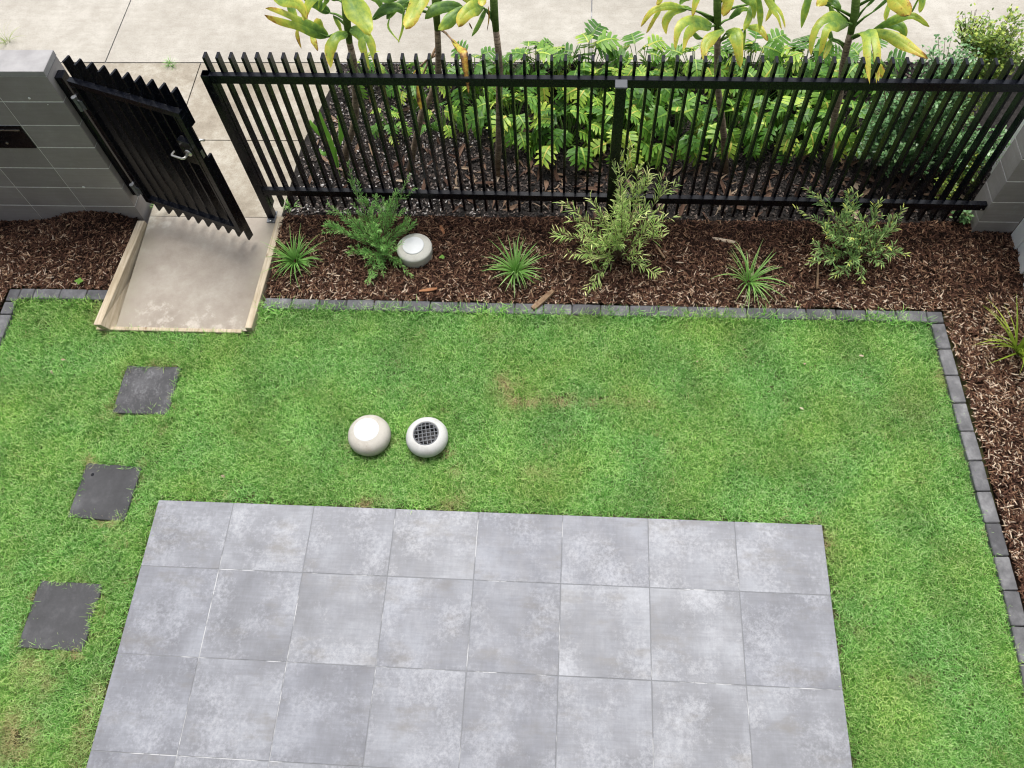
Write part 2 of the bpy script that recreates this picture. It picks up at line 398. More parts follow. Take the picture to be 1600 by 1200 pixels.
M_GREV3 = m_foliage('grey_green_leaf', [(0.0, (0.11, 0.27, 0.075)), (0.55, (0.33, 0.53, 0.18)), (0.85, (0.55, 0.70, 0.23)), (1.0, (0.86, 0.90, 0.20))], 0.25)
M_TUFT = m_foliage('strappy_leaf', [(0.0, (0.09, 0.25, 0.04)), (0.5, (0.25, 0.50, 0.11)), (1.0, (0.58, 0.80, 0.34))], 0.3)
M_TUFTY = m_foliage('yellow_strappy_leaf', [(0.0, (0.12, 0.22, 0.02)), (0.5, (0.34, 0.46, 0.05)), (1.0, (0.55, 0.60, 0.12))], 0.3)
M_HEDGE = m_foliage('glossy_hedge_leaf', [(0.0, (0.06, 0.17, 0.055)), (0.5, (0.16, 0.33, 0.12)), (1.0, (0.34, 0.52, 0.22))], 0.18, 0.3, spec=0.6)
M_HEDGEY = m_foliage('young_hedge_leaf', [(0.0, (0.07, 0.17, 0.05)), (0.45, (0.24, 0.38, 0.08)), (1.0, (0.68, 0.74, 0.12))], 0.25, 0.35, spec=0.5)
M_TWIG = m_simple('twig', (0.16, 0.115, 0.075), 0.8, 0.2, var=0.3)
M_FRESH = m_foliage('fresh_leaf', [(0.0, (0.10, 0.28, 0.03)), (1.0, (0.26, 0.50, 0.07))], 0.4)
M_HOUSE = m_simple('house_render', (0.20, 0.20, 0.20), 0.85, 0.2, var=0.06, scale=3)

# ------------------------------------------------------------------ ground and structure
def struct(o): o['kind'] = 'structure'; return o
g = MB(); g.box(-60, 60, -40, 80, -0.6, -0.22)
struct(g.build('ground', M_SOIL))

# mulch surface heights
def sstep(a, b, x):
    t = min(1, max(0, (x-a)/(b-a))); return t*t*(3-2*t)
def hz_front(x, y):
    n_ = mnoise.noise(Vector((x*1.7, y*1.7, 3.1)))*0.022 + mnoise.noise(Vector((x*6, y*6, 1.0)))*0.010
    z = -0.012 + n_ + 0.035*sstep(2.3, 2.9, y)
    if x > 5.9: z += 0.012
    if x < -0.85:
        z += 0.075*math.exp(-((x+1.22)/0.28)**2)*sstep(2.75, 3.12, y) - 0.06*sstep(-1.45, -1.8, x)*sstep(2.8, 3.1, y) - 0.05*sstep(-1.05, -0.86, x)*sstep(2.8, 3.1, y)
    return z
def hz_rear(x, y):
    return 0.0 + mnoise.noise(Vector((x*1.5, y*1.5, 8.1)))*0.03 + mnoise.noise(Vector((x*6, y*6, 5.0)))*0.012 - 0.02*sstep(0.9, 0.45, x)
def grid_mesh(name, x0, x1, y0, y1, h, mat, step=0.06):
    nx = int((x1-x0)/step)+2; ny = int((y1-y0)/step)+2
    vs = []; fs = []
    for j in range(ny):
        for i in range(nx):
            x = x0+(x1-x0)*i/(nx-1); y = y0+(y1-y0)*j/(ny-1); vs.append((x, y, h(x, y)))
    for j in range(ny-1):
        for i in range(nx-1): fs.append((j*nx+i, j*nx+i+1, (j+1)*nx+i+1, (j+1)*nx+i))
    me = bpy.data.meshes.new(name); me.from_pydata(vs, [], fs); me.polygons.foreach_set('use_smooth', [True]*len(fs))
    return link(name, me, None, mat)
struct(grid_mesh('garden_bed_soil', 0.47, 6.9, 2.30, 3.16, hz_front, M_MSOIL))
struct(grid_mesh('garden_bed_soil', 5.92, 6.9, -2.5, 2.298, lambda x, y: hz_front(x, y)-0.09*(1-sstep(5.97, 6.10, x-0.09*(1-min(1, max(0, (2.2-y)/2.1))*1.0)+0.0)), M_MSOIL, 0.03))
struct(grid_mesh('garden_bed_soil', -3.3, -0.84, 2.36, 3.12, hz_front, M_MSOIL))
struct(grid_mesh('garden_bed_soil', -3.3, -1.80, -2.5, 2.358, hz_front, M_MSOIL))
struct(grid_mesh('rear_bed_soil', 0.40, 9.0, 3.162, 5.09, hz_rear, M_RSOIL))
lw = MB(); lw.box(-1.80, 6.03, -2.5, 1.960, -0.2, -0.045); lw.box(-1.80, -0.85, 1.960, 2.30, -0.2, -0.045); lw.box(0.44, 6.03, 1.960, 2.30, -0.2, -0.045)
struct(lw.build('lawn_soil', M_SOIL))

# patio: tiles as parts
P0, P1, PT, PBOT = 0.034, 4.80, 0.490, -2.45
pt = MB(); pt.box(P0+0.004, P1-0.004, PBOT, PT-0.004, -0.12, -0.0016)
patio = struct(pt.build('patio', M_GROUT))
xs = [P0, 0.6, 1.2, 1.8, 2.4, 3.0, 3.6, 4.2, P1]; ys = [PT, 0.0, -0.6, -1.2, -1.8, -2.4]
G = 0.0026
tcache = {}
for j in range(len(ys)-1):
    for i in range(len(xs)-1):
        a, b = xs[i]+(G if i else 0), xs[i+1]-(G if i < len(xs)-2 else 0)
        c_, d_ = ys[j+1]+G, ys[j]-(G if j else 0)
        key = (round(b-a, 4), round(d_-c_, 4))
        if key not in tcache:
            t = MB(); t.box(-key[0]/2, key[0]/2, -key[1]/2, key[1]/2, -0.022, 0.0, 0.0015)
            tcache[key] = t.mesh('tile'); tcache[key].materials.append(M_TILE)
        o = link('tile', tcache[key], patio); o.location = ((a+b)/2, (c_+d_)/2, random.uniform(-0.0006, 0.0006))

# concrete: driveway slabs, outer path slabs, sloping garden path
drive = struct(link('driveway', None)); drive.name = 'driveway'
def slab(x0, x1, y0, y1, z1, mat, parent, name='slab', poly=None):
    pts = poly or [(x0, y0), (x1, y0), (x1, y1), (x0, y1)]
    n = len(pts); m = MB()
    m.add([(x, y, z1) for x, y in pts] + [(x, y, z1-0.14) for x, y in pts],
          [tuple(range(n)), tuple(range(n, 2*n))[::-1]] + [(i+n, (i+1) % n+n, (i+1) % n, i) for i in range(n)])
    return m.build(name, mat, parent)
jx = [-11.6, -6.66, -1.757, 3.150, 8.06, 12.97]
for i in range(len(jx)-1):
    for y0, y1 in ((5.112, 9.6), (9.612, 14.0)):
        slab(jx[i]+0.006, jx[i+1]-0.006, y0, y1, random.uniform(-0.001, 0.001), M_DRIVE, drive)
slab(-11.6, 13, 5.10, 14.0, -0.012, M_GROUT, drive, 'joint_filler')
opath = struct(link('entry_path', None)); opath.name = 'entry_path'
slab(0, 0, 0, 0, -0.001, M_OUTPATH, opath, poly=[(-0.752, 4.061), (0.485, 4.061), (0.62, 4.72), (0.66, 5.098), (-0.752, 5.098)])
slab(-3.4, -0.764, 3.36, 5.098, -0.002, M_OUTPATH, opath)
slab(0, 0, 0, 0, 0.001, M_OUTPATH, opath, poly=[(-0.752, 3.14), (0.445, 3.14), (0.478, 4.049), (-0.752, 4.049)])
slab(-0.79, 0.66, 3.36, 5.10, -0.014, M_RSOIL, opath, 'joint_filler')
gp = MB()
def hz_path(y): return -0.060 + (0.060)*min(1, max(0, (y-2.0)/1.14))
n_ = 12
vs = []; fs = []
for i in range(n_+1):
    y = 1.996 + (3.136-1.996)*i/n_; z = hz_path(y)
    vs += [(-0.765+0.012*(y-2.0), y, z), (0.44, y, z)]
for i in range(n_): fs.append((2*i, 2*i+1, 2*i+3, 2*i+2))
b0 = len(vs); vs += [(-0.765, 2.055, -0.21), (0.44, 2.055, -0.21)]; fs.append((0, b0, b0+1, 1))
gp.add(vs, fs); struct(gp.build('garden_path', M_PATH))

# ------------------------------------------------------------------ house behind the camera (its wall keeps light off this side)
hw = MB(); hw.box(-9, 16, -2.95, -2.55, -0.2, 8.6); struct(hw.build('house_wall', M_HOUSE))
hb = MB(); hb.box(-9, 16, -2.548, -1.75, 3.9, 4.1, 0.01); struct(hb.build('balcony_slab', M_HOUSE))

# ------------------------------------------------------------------ block walls
def block_wall(name, label, x0, x1, y0, y1, ztop, cap, joints):
    root = empty(name, ((x0+x1)/2, y0, 0)); tag(root, label, 'wall')
    ox, oy = (x0+x1)/2, y0
    e = 0.004
    core = MB(); core.box(x0-ox+0.004, x1-ox-0.004, e/2.5, y1-y0-e/2.5, -0.25, ztop-0.002); core.build('mortar', M_MORTAR, root)
    H = 0.236; k = 0; z1 = ztop
    cache = {}
    while z1 > -0.2:
        z0 = z1-H
        for a, b in joints:
            a, b = (a-0.0024 if abs(a-x0) < 1e-6 else a), (b+0.0024 if abs(b-x1) < 1e-6 else b)
            key = (round(b-a, 3))
            if key not in cache:
                m = MB(); m.box(-(b-a)/2+0.0024, (b-a)/2-0.0024, 0, y1-y0, -H/2+0.0045, H/2-0.0045, 0.0012)
                me = m.mesh('block'); me.materials.append(M_BLOCK); cache[key] = me
            o = link('block', cache[key], root); o.location = ((a+b)/2-ox, random.uniform(-0.0008, 0.0008), (z0+z1)/2)
        z1 = z0
    c0 = MB(); c0.box(x0-ox-0.004, x1-ox+0.004, -0.004, y1-y0+0.004, ztop+0.002, ztop+0.050, 0.003); c0.build('coping', M_CAP, root)
    return root
wl = block_wall('block_wall', 'charcoal block wall with pale grey coping, left of the open gate', -3.175, -0.800, 3.100, 3.320, 1.586, True,
           [(-1.275, -0.800), (-1.75, -1.275), (-2.225, -1.75), (-2.70, -2.225), (-3.175, -2.70)])
wr = block_wall('block_pier', 'charcoal block pier at the right end of the black fence', 6.300, 6.62, 3.050, 3.270, 1.586, True, [(6.300, 6.62)])
# wall screws / spots of paint
for (u, v, r) in ((46, 153, 0.010), (75, 163, 0.004), (131, 292, 0.013)):
    p = aty(u, v, 3.098); m = MB(); m.lathe([(r, 0), (r*0.9, 0.003), (r*0.3, 0.003)], 10, cap_top=True)
    o = m.build('paint_spot', M_WHITE, wl); o.location = (p.x+1.9875, -0.0045, p.z); o.rotation_euler = (rad(90), 0, 0)

# letterbox in the wall
lb = empty('letterbox', (-1.515, 3.096, 0.99)); tag(lb, 'black metal letterbox front set into the charcoal block wall', 'letterbox')
m = MB(); m.box(-0.235, 0.232, -0.004, 0.006, -0.114, 0.121, 0.002); m.build('front_plate', M_BLACK, lb)
m = MB(); m.box(-0.20, 0.205, -0.010, -0.0045, 0.078, 0.088); m.build('slot_flap', M_STEEL, lb)
m = MB(); m.lathe([(0.010, 0), (0.010, 0.006), (0.004, 0.007)], 14, cap_top=True); o = m.build('lock', M_STEEL, lb); o.location = (0.02, -0.0045, -0.055); o.rotation_euler = (rad(90), 0, 0)

# ------------------------------------------------------------------ timber sleepers round the path
def sleeper(label, far_out, far_in, near_out, near_in, base_far, base_near, depth=-0.2, name='timber_sleeper'):
    """a plank on edge; its foot may stand a little off plumb"""
    o0 = Vector(near_in); top = [Vector(p)-o0 for p in (near_out, near_in, far_in, far_out)]
    bi, bf = Vector(base_near)-o0, Vector(base_far)-o0
    w = top[0]-top[1]; low = [bi+w, bi, bf, bf+w]
    for p in low: p.z = depth-o0.z
    m = MB(); m.add(top+low, [(0, 1, 2, 3), (7, 6, 5, 4), (0, 4, 5, 1), (1, 5, 6, 2), (2, 6, 7, 3), (3, 7, 4, 0)])
    me = m.mesh(name); bm = bmesh.new(); bm.from_mesh(me); bmesh.ops.recalc_face_normals(bm, faces=bm.faces[:])
    bmesh.ops.bevel(bm, geom=bm.edges[:], offset=0.004, segments=1, affect='EDGES'); bm.to_mesh(me); bm.free()
    o = link(name, me, None, M_TIMBER); o.location = o0
    return tag(o, label, 'sleeper', 'pine sleepers framing the garden path')
sleeper('pine sleeper along the left side of the path, beside the block wall', (-0.828, 3.055, 0.04), (-0.760, 3.055, 0.04), (-0.880, 1.945, 0.07), (-0.818, 1.945, 0.07), (-0.742, 3.06, -0.2), (-0.705, 1.97, -0.2))
sleeper('pine sleeper along the right side of the path, beside the grass tuft', (0.483, 3.13, 0.03), (0.420, 3.13, 0.03), (0.426, 1.978, 0.02), (0.369, 1.978, 0.02), (0.420, 3.13, -0.2), (0.369, 1.978, -0.2))
m = MB(); m.box(-0.62, 0.62, -0.017, 0.017, -0.14, 0, 0.004); o = m.build('timber_sleeper', M_TIMBER); o.location = (-0.285, 1.972, -0.020); o.rotation_euler = (0, 0, 0)
tag(o, 'pine board across the lawn end of the path', 'sleeper', 'pine sleepers framing the garden path')
# ------------------------------------------------------------------ edging bricks
def edging(label, runs):
    root = empty('brick_edging', (runs[0][0], runs[0][1], 0)); tag(root, label, 'edging')
    m = MB(); m.box(-0.113, 0.113, -0.05, 0.05, -0.075, 0, 0.006); me = m.mesh('brick'); me.materials.append(M_EDGE)
    m2 = MB(); m2.box(-0.060, 0.060, -0.05, 0.05, -0.075, 0, 0.006); me2 = m2.mesh('brick'); me2.materials.append(M_EDGE)
    ox, oy = runs[0][0], runs[0][1]
    for x0, y0, dx, dy, n, pitch, half in runs:
        an = math.atan2(dy, dx)
        for i in range(n):
            o = link('brick', me2 if half else me, root)
            o.location = (x0-ox+dx*pitch*(i+.5), y0-oy+dy*pitch*(i+.5), random.uniform(-0.004, 0.003))
            o.rotation_euler = (random.uniform(-.01, .01), random.uniform(-.008, .008), an+random.uniform(-.012, .012))
    return root
er = edging('charcoal brick edging between the lawn and the bark bed, right of the path',
     [(0.470, 2.238, 1, 0, 23, 0.2325, False), (5.8175, 2.238, 1, 0, 1, 0.125, True), (5.888, 2.176, 0.0437, -0.99904, 9, 0.2325, False), (5.980, 0.085, 0, -1, 10, 0.2325, False)])
el = edging('charcoal brick edging round the lawn corner, left of the path',
     [(-0.850, 2.288, -1, 0, 3, 0.2325, False), (-1.548, 2.288, -1, 0, 1, 0.123, True), (-1.72, 2.33, 0, -1, 1, 0.125, True), (-1.72, 2.20, 0, -1, 1, 0.125, True), (-1.72, 2.075, 0, -1, 19, 0.2325, False)])

# ------------------------------------------------------------------ stepping pavers
pv = []
for lab, (cx, cy), rz, sz in (('charcoal stepping paver nearest the timber path frame', (-0.312, 1.405), 0.0, (0.45, 0.425)),
                              ('middle stepping paver with a small round hole near its corner', (-0.400, 0.545), rad(-2), (0.435, 0.43)),
                              ('stepping paver nearest the tiled patio, smooth and darkest', (-0.445, -0.365), rad(-1), (0.465, 0.46))):
    hole = 'hole' in lab
    m = MB(); m.box(-sz[0]/2, sz[0]/2, -sz[1]/2, sz[1]/2, -0.05, 0, 0.004)
    o = m.build('stepping_paver', M_PAVER); o.location = (cx, cy, -0.012); o.rotation_euler = (0, 0, rz)
    tag(o, lab, 'paver', 'square stepping pavers across the lawn'); pv.append((cx, cy, sz))
    if hole:
        h = MB(); h.lathe([(0.013, 0.0008), (0.010, 0.0003)], 14, cap_top=True); q = h.build('lifting_hole', M_BLACK, o); q.location = (-0.14, 0.125, 0.0004)

# ------------------------------------------------------------------ round covers
M_D1 = m_dome('cream_dome', (0.50, 0.475, 0.42), (0.36, 0.315, 0.255))
M_D2 = m_dome('white_dome', (0.58, 0.58, 0.555), (0.42, 0.41, 0.37))
M_D3 = m_dome('grey_dome', (0.56, 0.555, 0.50), (0.42, 0.41, 0.36))
M_DISC = m_simple('white_plastic', (0.74, 0.76, 0.76), 0.45, 0.4, var=0.03)
grp = 'round drain covers standing in the garden'
d1 = empty('drain_cover', (1.537, 1.045, -0.035)); tag(d1, 'cream rounded drain cover with a smooth white top, left one on the lawn', 'drain cover', grp)
m = MB(); m.lathe([(0.128, 0), (0.150, 0.025), (0.160, 0.060), (0.161, 0.085), (0.153, 0.115), (0.136, 0.137), (0.108, 0.150), (0.0, 0.156)], 56); m.build('body', M_D1, d1, True)
m = MB(); m.lathe([(0.094, 0.1515), (0.088, 0.1565), (0.05, 0.1605), (0.0, 0.1615)], 48); m.build('top_disc', M_DISC, d1, True).location = (-0.010, 0.012, 0)
d2 = empty('drain_cover', (1.975, 1.040, -0.035)); tag(d2, 'white round drain cover with a black grid in its top, on the lawn', 'drain cover', grp)
m = MB(); m.lathe([(0.108, 0), (0.138, 0.028), (0.156, 0.065), (0.158, 0.092), (0.150, 0.122), (0.130, 0.146), (0.104, 0.156), (0.098, 0.156), (0.095, 0.150), (0.095, 0.075), (0.0, 0.075)], 56); m.build('body', M_D2, d2, True)
gr = MB(); gr.lathe([(0.094, 0.140), (0.094, 0.1535), (0.087, 0.1535), (0.087, 0.140)], 40)
for i in range(-2, 3):
    q = i*0.0300+0.004; L = math.sqrt(max(0, 0.089**2-q*q))
    gr.box(q-0.003, q+0.003, -L, L, 0.140, 0.151); gr.box(-L, L, q-0.003, q+0.003, 0.141, 0.1522)
gro = gr.build('grid', M_CAPM, d2); gro.rotation_euler = (0, 0, rad(12)); 
m = MB(); m.lathe([(0.0945, 0.0755), (0.0, 0.0765)], 32); m.lathe([(0.06, 0.077), (0.055, 0.10), (0.0, 0.101)], 24); m.build('pipe_well', M_BLACK, d2)
d3 = empty('drain_cover', (1.697, 2.745, 0.0)); tag(d3, 'grey drain cover with a raised white disc, beside the feathery shrub in the bark', 'drain cover', grp)
m = MB(); m.lathe([(0.134, -0.03), (0.140, 0.02), (0.147, 0.075), (0.150, 0.108), (0.148, 0.117), (0.142, 0.123), (0.128, 0.130), (0.104, 0.134), (0.096, 0.135), (0.0, 0.135)], 56); m.build('body', M_D3, d3, True)
m = MB(); m.lathe([(0.090, 0.1355), (0.090, 0.141), (0.086, 0.143), (0.0, 0.143)], 48); m.build('top_disc', M_DISC, d3, True).location = (-0.006, 0.004, 0)

# ------------------------------------------------------------------ black slat fence
FA = -0.0125                                        # fence line turns very slightly towards the house
fence = empty('slat_fence', (0.330, 3.125, 0), math.atan(FA)); tag(fence, 'black metal slat fence between the bark bed and the leafy bed', 'fence')
def fm(name, build, parent=fence): m = MB(); build(m); return m.build(name, M_BLACK, parent)
# open topped end post with base plate
def post_end(m):
    t = 0.003
    m.add([(0,0,0),(.062,0,0),(.062,.062,0),(0,.062,0),(0,0,1.572),(.062,0,1.572),(.062,.062,1.572),(0,.062,1.572),
           (t,t,1.572),(.062-t,t,1.572),(.062-t,.062-t,1.572),(t,.062-t,1.572),(t,t,1.2),(.062-t,t,1.2),(.062-t,.062-t,1.2),(t,.062-t,1.2)],
          [(0,1,5,4),(1,2,6,5),(2,3,7,6),(3,0,4,7),(4,5,9,8),(5,6,10,9),(6,7,11,10),(7,4,8,11),(8,9,13,12),(9,10,14,13),(10,11,15,14),(11,8,12,15),(12,13,14,15)])
fm('post', post_end)
bp_ = MB(); bp_.box(-0.004, 0.070, -0.045, 0.085, -0.004, 0.006, 0.002); bo = bp_.build('base_plate', M_GALV, fence)
for q in (0.033,):
    b = MB(); b.lathe([(0.009, 0.0062), (0.009, 0.014), (0.0, 0.016)], 6); o = b.build('bolt', M_STEEL, bo); o.location = (q, -0.028, 0)
XE = 5.955
fm('rail', lambda m: m.box(0.0625, XE, 0.004, 0.048, 1.500, 1.570, 0.0015))
fm('rail', lambda m: m.box(0.0625, XE, 0.004, 0.048, 0.303, 0.368, 0.0015))
cp = fm('post', lambda m: m.box(2.955, 3.030, -0.078, 0.002, -0.1, 1.566))
cc = MB(); cc.box(2.950, 3.035, -0.082, -0.002, 1.5665, 1.583, 0.003); cc.build('post_cap', M_CAPM, cp)
NP = 62
m = MB(); m.box(-0.001, 0.0185, 0, 0.065, 0.105, 1.690, 0.0012); pme = m.mesh('picket'); pme.materials.append(M_BLACK)
for i in range(NP):
    o = link('picket', pme, fence); o.location = (0.046+0.0945*i+random.uniform(-.0012, .0012), 0.0495, random.uniform(-.002, .002))
b = MB(); b.lathe([(0.007, 0), (0.007, 0.004), (0.0, 0.006)], 8); o = b.build('screw', M_STEEL, fence); o.location = (5.925, 0.0035, 0.318); o.rotation_euler = (rad(90), 0, 0)

# ------------------------------------------------------------------ gate post and gate
gpost = MB(); gpost.box(-0.030, 0.030, -0.042, 0.042, -0.62, 0.655, 0.002)
gpo = gpost.build('gate_post', M_BLACK); gpo.location = (-0.766, 3.198, 0.872); tag(gpo, 'black steel hinge post bolted to the end of the block wall', 'gate post')
gate = empty('slat_gate', (-0.672, 3.100, 0), rad(-19.3)); tag(gate, 'black metal slat gate standing half open over the path', 'gate')
def gm(name, x0, x1, y0, y1, z0, z1, mat=None, parent=None, b=0.0015):
    m = MB(); m.box(x0, x1, y0, y1, z0, z1, b); return m.build(name, mat or M_BLACK, parent or gate)
gm('rail', 0.0, 0.975, 0.0, 0.048, 1.500, 1.550)
gm('rail', 0.0505, 0.926, 0.0, 0.048, 0.245, 0.290)
gm('stile', 0.0, 0.050, 0.0, 0.048, 0.235, 1.4985)
gm('stile', 0.9265, 0.975, 0.0, 0.048, 0.235, 1.4985)
m = MB(); m.box(0, 0.0165, 0, 0.072, 0.070, 1.685, 0.0012); gpm = m.mesh('picket'); gpm.materials.append(M_BLACK)
for i in range(9):
    o = link('picket', gpm, gate); o.location = (0.010+0.1035*i, 0.0495, 0)
m = MB(); m.box(0, 0.0165, 0, 0.065, 0.070, 1.05, 0.0012); m.box(0, 0.0165, 0, 0.065, 1.36, 1.685, 0.0012); m.box(0.002, 0.0145, 0.001, 0.020, 1.0505, 1.3595)
o = m.build('picket', M_BLACK, gate); o.location = (0.010+0.1035*9, 0.0495, 0)
lk = gm('lock_box', 0.812, 0.9255, -0.004, 0.046, 1.02, 1.25, b=0.002)
m = MB(); m.box(0.9755, 0.9775, 0.012, 0.036, 1.10, 1.17); m.build('strike_plate', M_STEEL, gate)
hd = MB(); hd.lathe([(0.030, 0), (0.030, 0.006), (0.024, 0.010), (0.0, 0.010)], 28)
ho = hd.build('rose', M_STEEL, gate, True); ho.location = (0.868, -0.0045, 1.135); ho.rotation_euler = (rad(90), 0, 0)
lv = MB(); lv.tube([(0, 0, 0.008), (0, 0, 0.05), (-0.004, 0, 0.060), (-0.018, 0, 0.066), (-0.075, 0, 0.066), (-0.108, 0, 0.064), (-0.114, 0, 0.058), (-0.114, 0, 0.022)],
                   [0.011, 0.010, 0.010, 0.0085, 0.0085, 0.008, 0.0075, 0.006], 10)
lvo = lv.build('lever', M_STEEL, ho, True)
hd2 = MB(); hd2.tube([(0, 0, 0), (0, 0.05, 0), (0.03, 0.056, 0)], [0.02, 0.010, 0.010], 10); h2 = hd2.build('outer_knob', M_STEEL, gate, True); h2.location = (0.93, 0.05, 1.19)
for z in (1.27, 0.325):
    hg = MB(); hg.tube([(-0.026, -0.010, z), (-0.026, -0.010, z+0.115)], 0.0155, 14); hg.tube([(-0.026, -0.010, z+0.116), (-0.026, -0.010, z+0.130)], 0.0185, 14)
    hgo = hg.build('hinge', M_GALV, gate)
    lf = MB(); lf.box(-0.010, 0.030, -0.0075, -0.0015, z+0.02, z+0.10); lf.box(-0.066, -0.040, 0.015, 0.045, z+0.02, z+0.10); lf.build('hinge_leaf', M_GALV, hgo)

# ------------------------------------------------------------------ white paling fence on the right boundary
pf = empty('paling_fence', (6.605, 1.0, 0)); tag(pf, 'white lapped paling fence along the right boundary, beside the block pier', 'fence')
m = MB(); m.box(0, 0.018, -0.072, 0.072, -0.15, 1.55, 0.002); pal = m.mesh('paling'); pal.materials.append(M_WHITE)
y = 3.78; k = 0
while y > -2.3:
    if not (3.03 < y+1.0-1.0 < 3.29):
        o = link('paling', pal, pf); o.location = (0.0 if k % 2 else 0.022, y-1.0, random.uniform(-.004, .004))
    y -= 0.118; k += 1
for z in (0.35, 1.25):
    m = MB(); m.box(0.035, 0.075, -3.3, 2.84, z, z+0.07); m.build('rail', M_WHITE, pf)

# ------------------------------------------------------------------ instanced ground cover
def instancer(name, P, R, Sc, idx, extra, protos, label, cat, mat_kind='stuff', parent=None):
    me = bpy.data.meshes.new(name); me.vertices.add(len(P)); me.vertices.foreach_set('co', np.asarray(P, np.float32).ravel())
    def at_(nm, ty, arr, key='value'):
        a = me.attributes.new(nm, ty, 'POINT'); a.data.foreach_set(key, arr)
    at_('rot', 'FLOAT_VECTOR', np.asarray(R, np.float32).ravel(), 'vector')
    at_('scl', 'FLOAT', np.asarray(Sc, np.float32)); at_('idx', 'INT', np.asarray(idx, np.int32))
    for k_, v_ in extra.items(): at_(k_, 'FLOAT', np.asarray(v_, np.float32))
    col = bpy.data.collections.new(name + '_kinds')
    for pm in protos:
        o = bpy.data.objects.new(pm.name, pm); col.objects.link(o)
    ng = bpy.data.node_groups.new(name + '_scatter', 'GeometryNodeTree')
    ng.interface.new_socket('Geometry', in_out='INPUT', socket_type='NodeSocketGeometry')
    ng.interface.new_socket('Geometry', in_out='OUTPUT', socket_type='NodeSocketGeometry')
    N = ng.nodes.new; L = ng.links.new
    gi, go = N('NodeGroupInput'), N('NodeGroupOutput')
    mp = N('GeometryNodeMeshToPoints'); ip = N('GeometryNodeInstanceOnPoints'); ci = N('GeometryNodeCollectionInfo')
    ci.inputs['Collection'].default_value = col; ci.inputs['Separate Children'].default_value = True; ci.inputs['Reset Children'].default_value = True
    def na(nm, ty):
        a = N('GeometryNodeInputNamedAttribute'); a.data_type = ty; a.inputs['Name'].default_value = nm
        return next(o_ for o_ in a.outputs if o_.name == 'Attribute' and o_.enabled)
    e2r = N('FunctionNodeEulerToRotation')
    L(gi.outputs[0], mp.inputs['Mesh']); L(mp.outputs[0], ip.inputs['Points']); L(ci.outputs[0], ip.inputs['Instance'])
    ip.inputs['Pick Instance'].default_value = True
    L(na('idx', 'INT'), ip.inputs['Instance Index']); L(na('rot', 'FLOAT_VECTOR'), e2r.inputs[0]); L(e2r.outputs[0], ip.inputs['Rotation'])
    L(na('scl', 'FLOAT'), ip.inputs['Scale']); L(ip.outputs[0], go.inputs[0])
    o = link(name, me, parent)
    md = o.modifiers.new('scatter', 'NODES'); md.node_group = ng
    if label: tag(o, label, cat)
    o['kind'] = mat_kind
    return o

def blade(m, x, y, L, wd, az, lean, curl, tone0, tone1, z0=0.0, seg=3):
    """a narrow arched strip"""
    p = Vector((x, y, z0)); d = Vector((math.cos(az), math.sin(az), 0)); side = Vector((-math.sin(az), math.cos(az), 0))
    el = rad(90)-lean; vs = []; tn = []
    for i in range(seg+1):
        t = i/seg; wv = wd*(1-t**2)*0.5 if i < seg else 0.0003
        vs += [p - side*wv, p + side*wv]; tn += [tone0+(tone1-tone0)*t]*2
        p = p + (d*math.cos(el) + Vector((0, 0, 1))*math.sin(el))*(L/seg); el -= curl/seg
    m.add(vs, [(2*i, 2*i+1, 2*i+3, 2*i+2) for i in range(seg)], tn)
def tuft_mesh(name, n, R, Lr, wr_, seed, mat, lean=(0.2, 1.25), light=0.3):
    r_ = random.Random(seed); m = MB()
    for _ in range(n):
        a = r_.uniform(0, 6.283); q = R*math.sqrt(r_.random()); lt = r_.random() < light
        t1 = r_.uniform(0.75, 1.0) if lt else r_.uniform(0.25, 0.62)
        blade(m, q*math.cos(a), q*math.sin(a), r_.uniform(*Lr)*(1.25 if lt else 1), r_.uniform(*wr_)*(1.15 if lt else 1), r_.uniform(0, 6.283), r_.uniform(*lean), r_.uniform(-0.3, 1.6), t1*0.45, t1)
    me = m.mesh(name); me.materials.append(mat); return me
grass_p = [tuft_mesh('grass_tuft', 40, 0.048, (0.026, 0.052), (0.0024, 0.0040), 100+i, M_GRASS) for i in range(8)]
grass_p += [tuft_mesh('grass_tuft', 26, 0.05, (0.036, 0.066), (0.0028, 0.0044), 200+i, M_GRASS, (0.6, 1.4), 0.65) for i in range(4)]

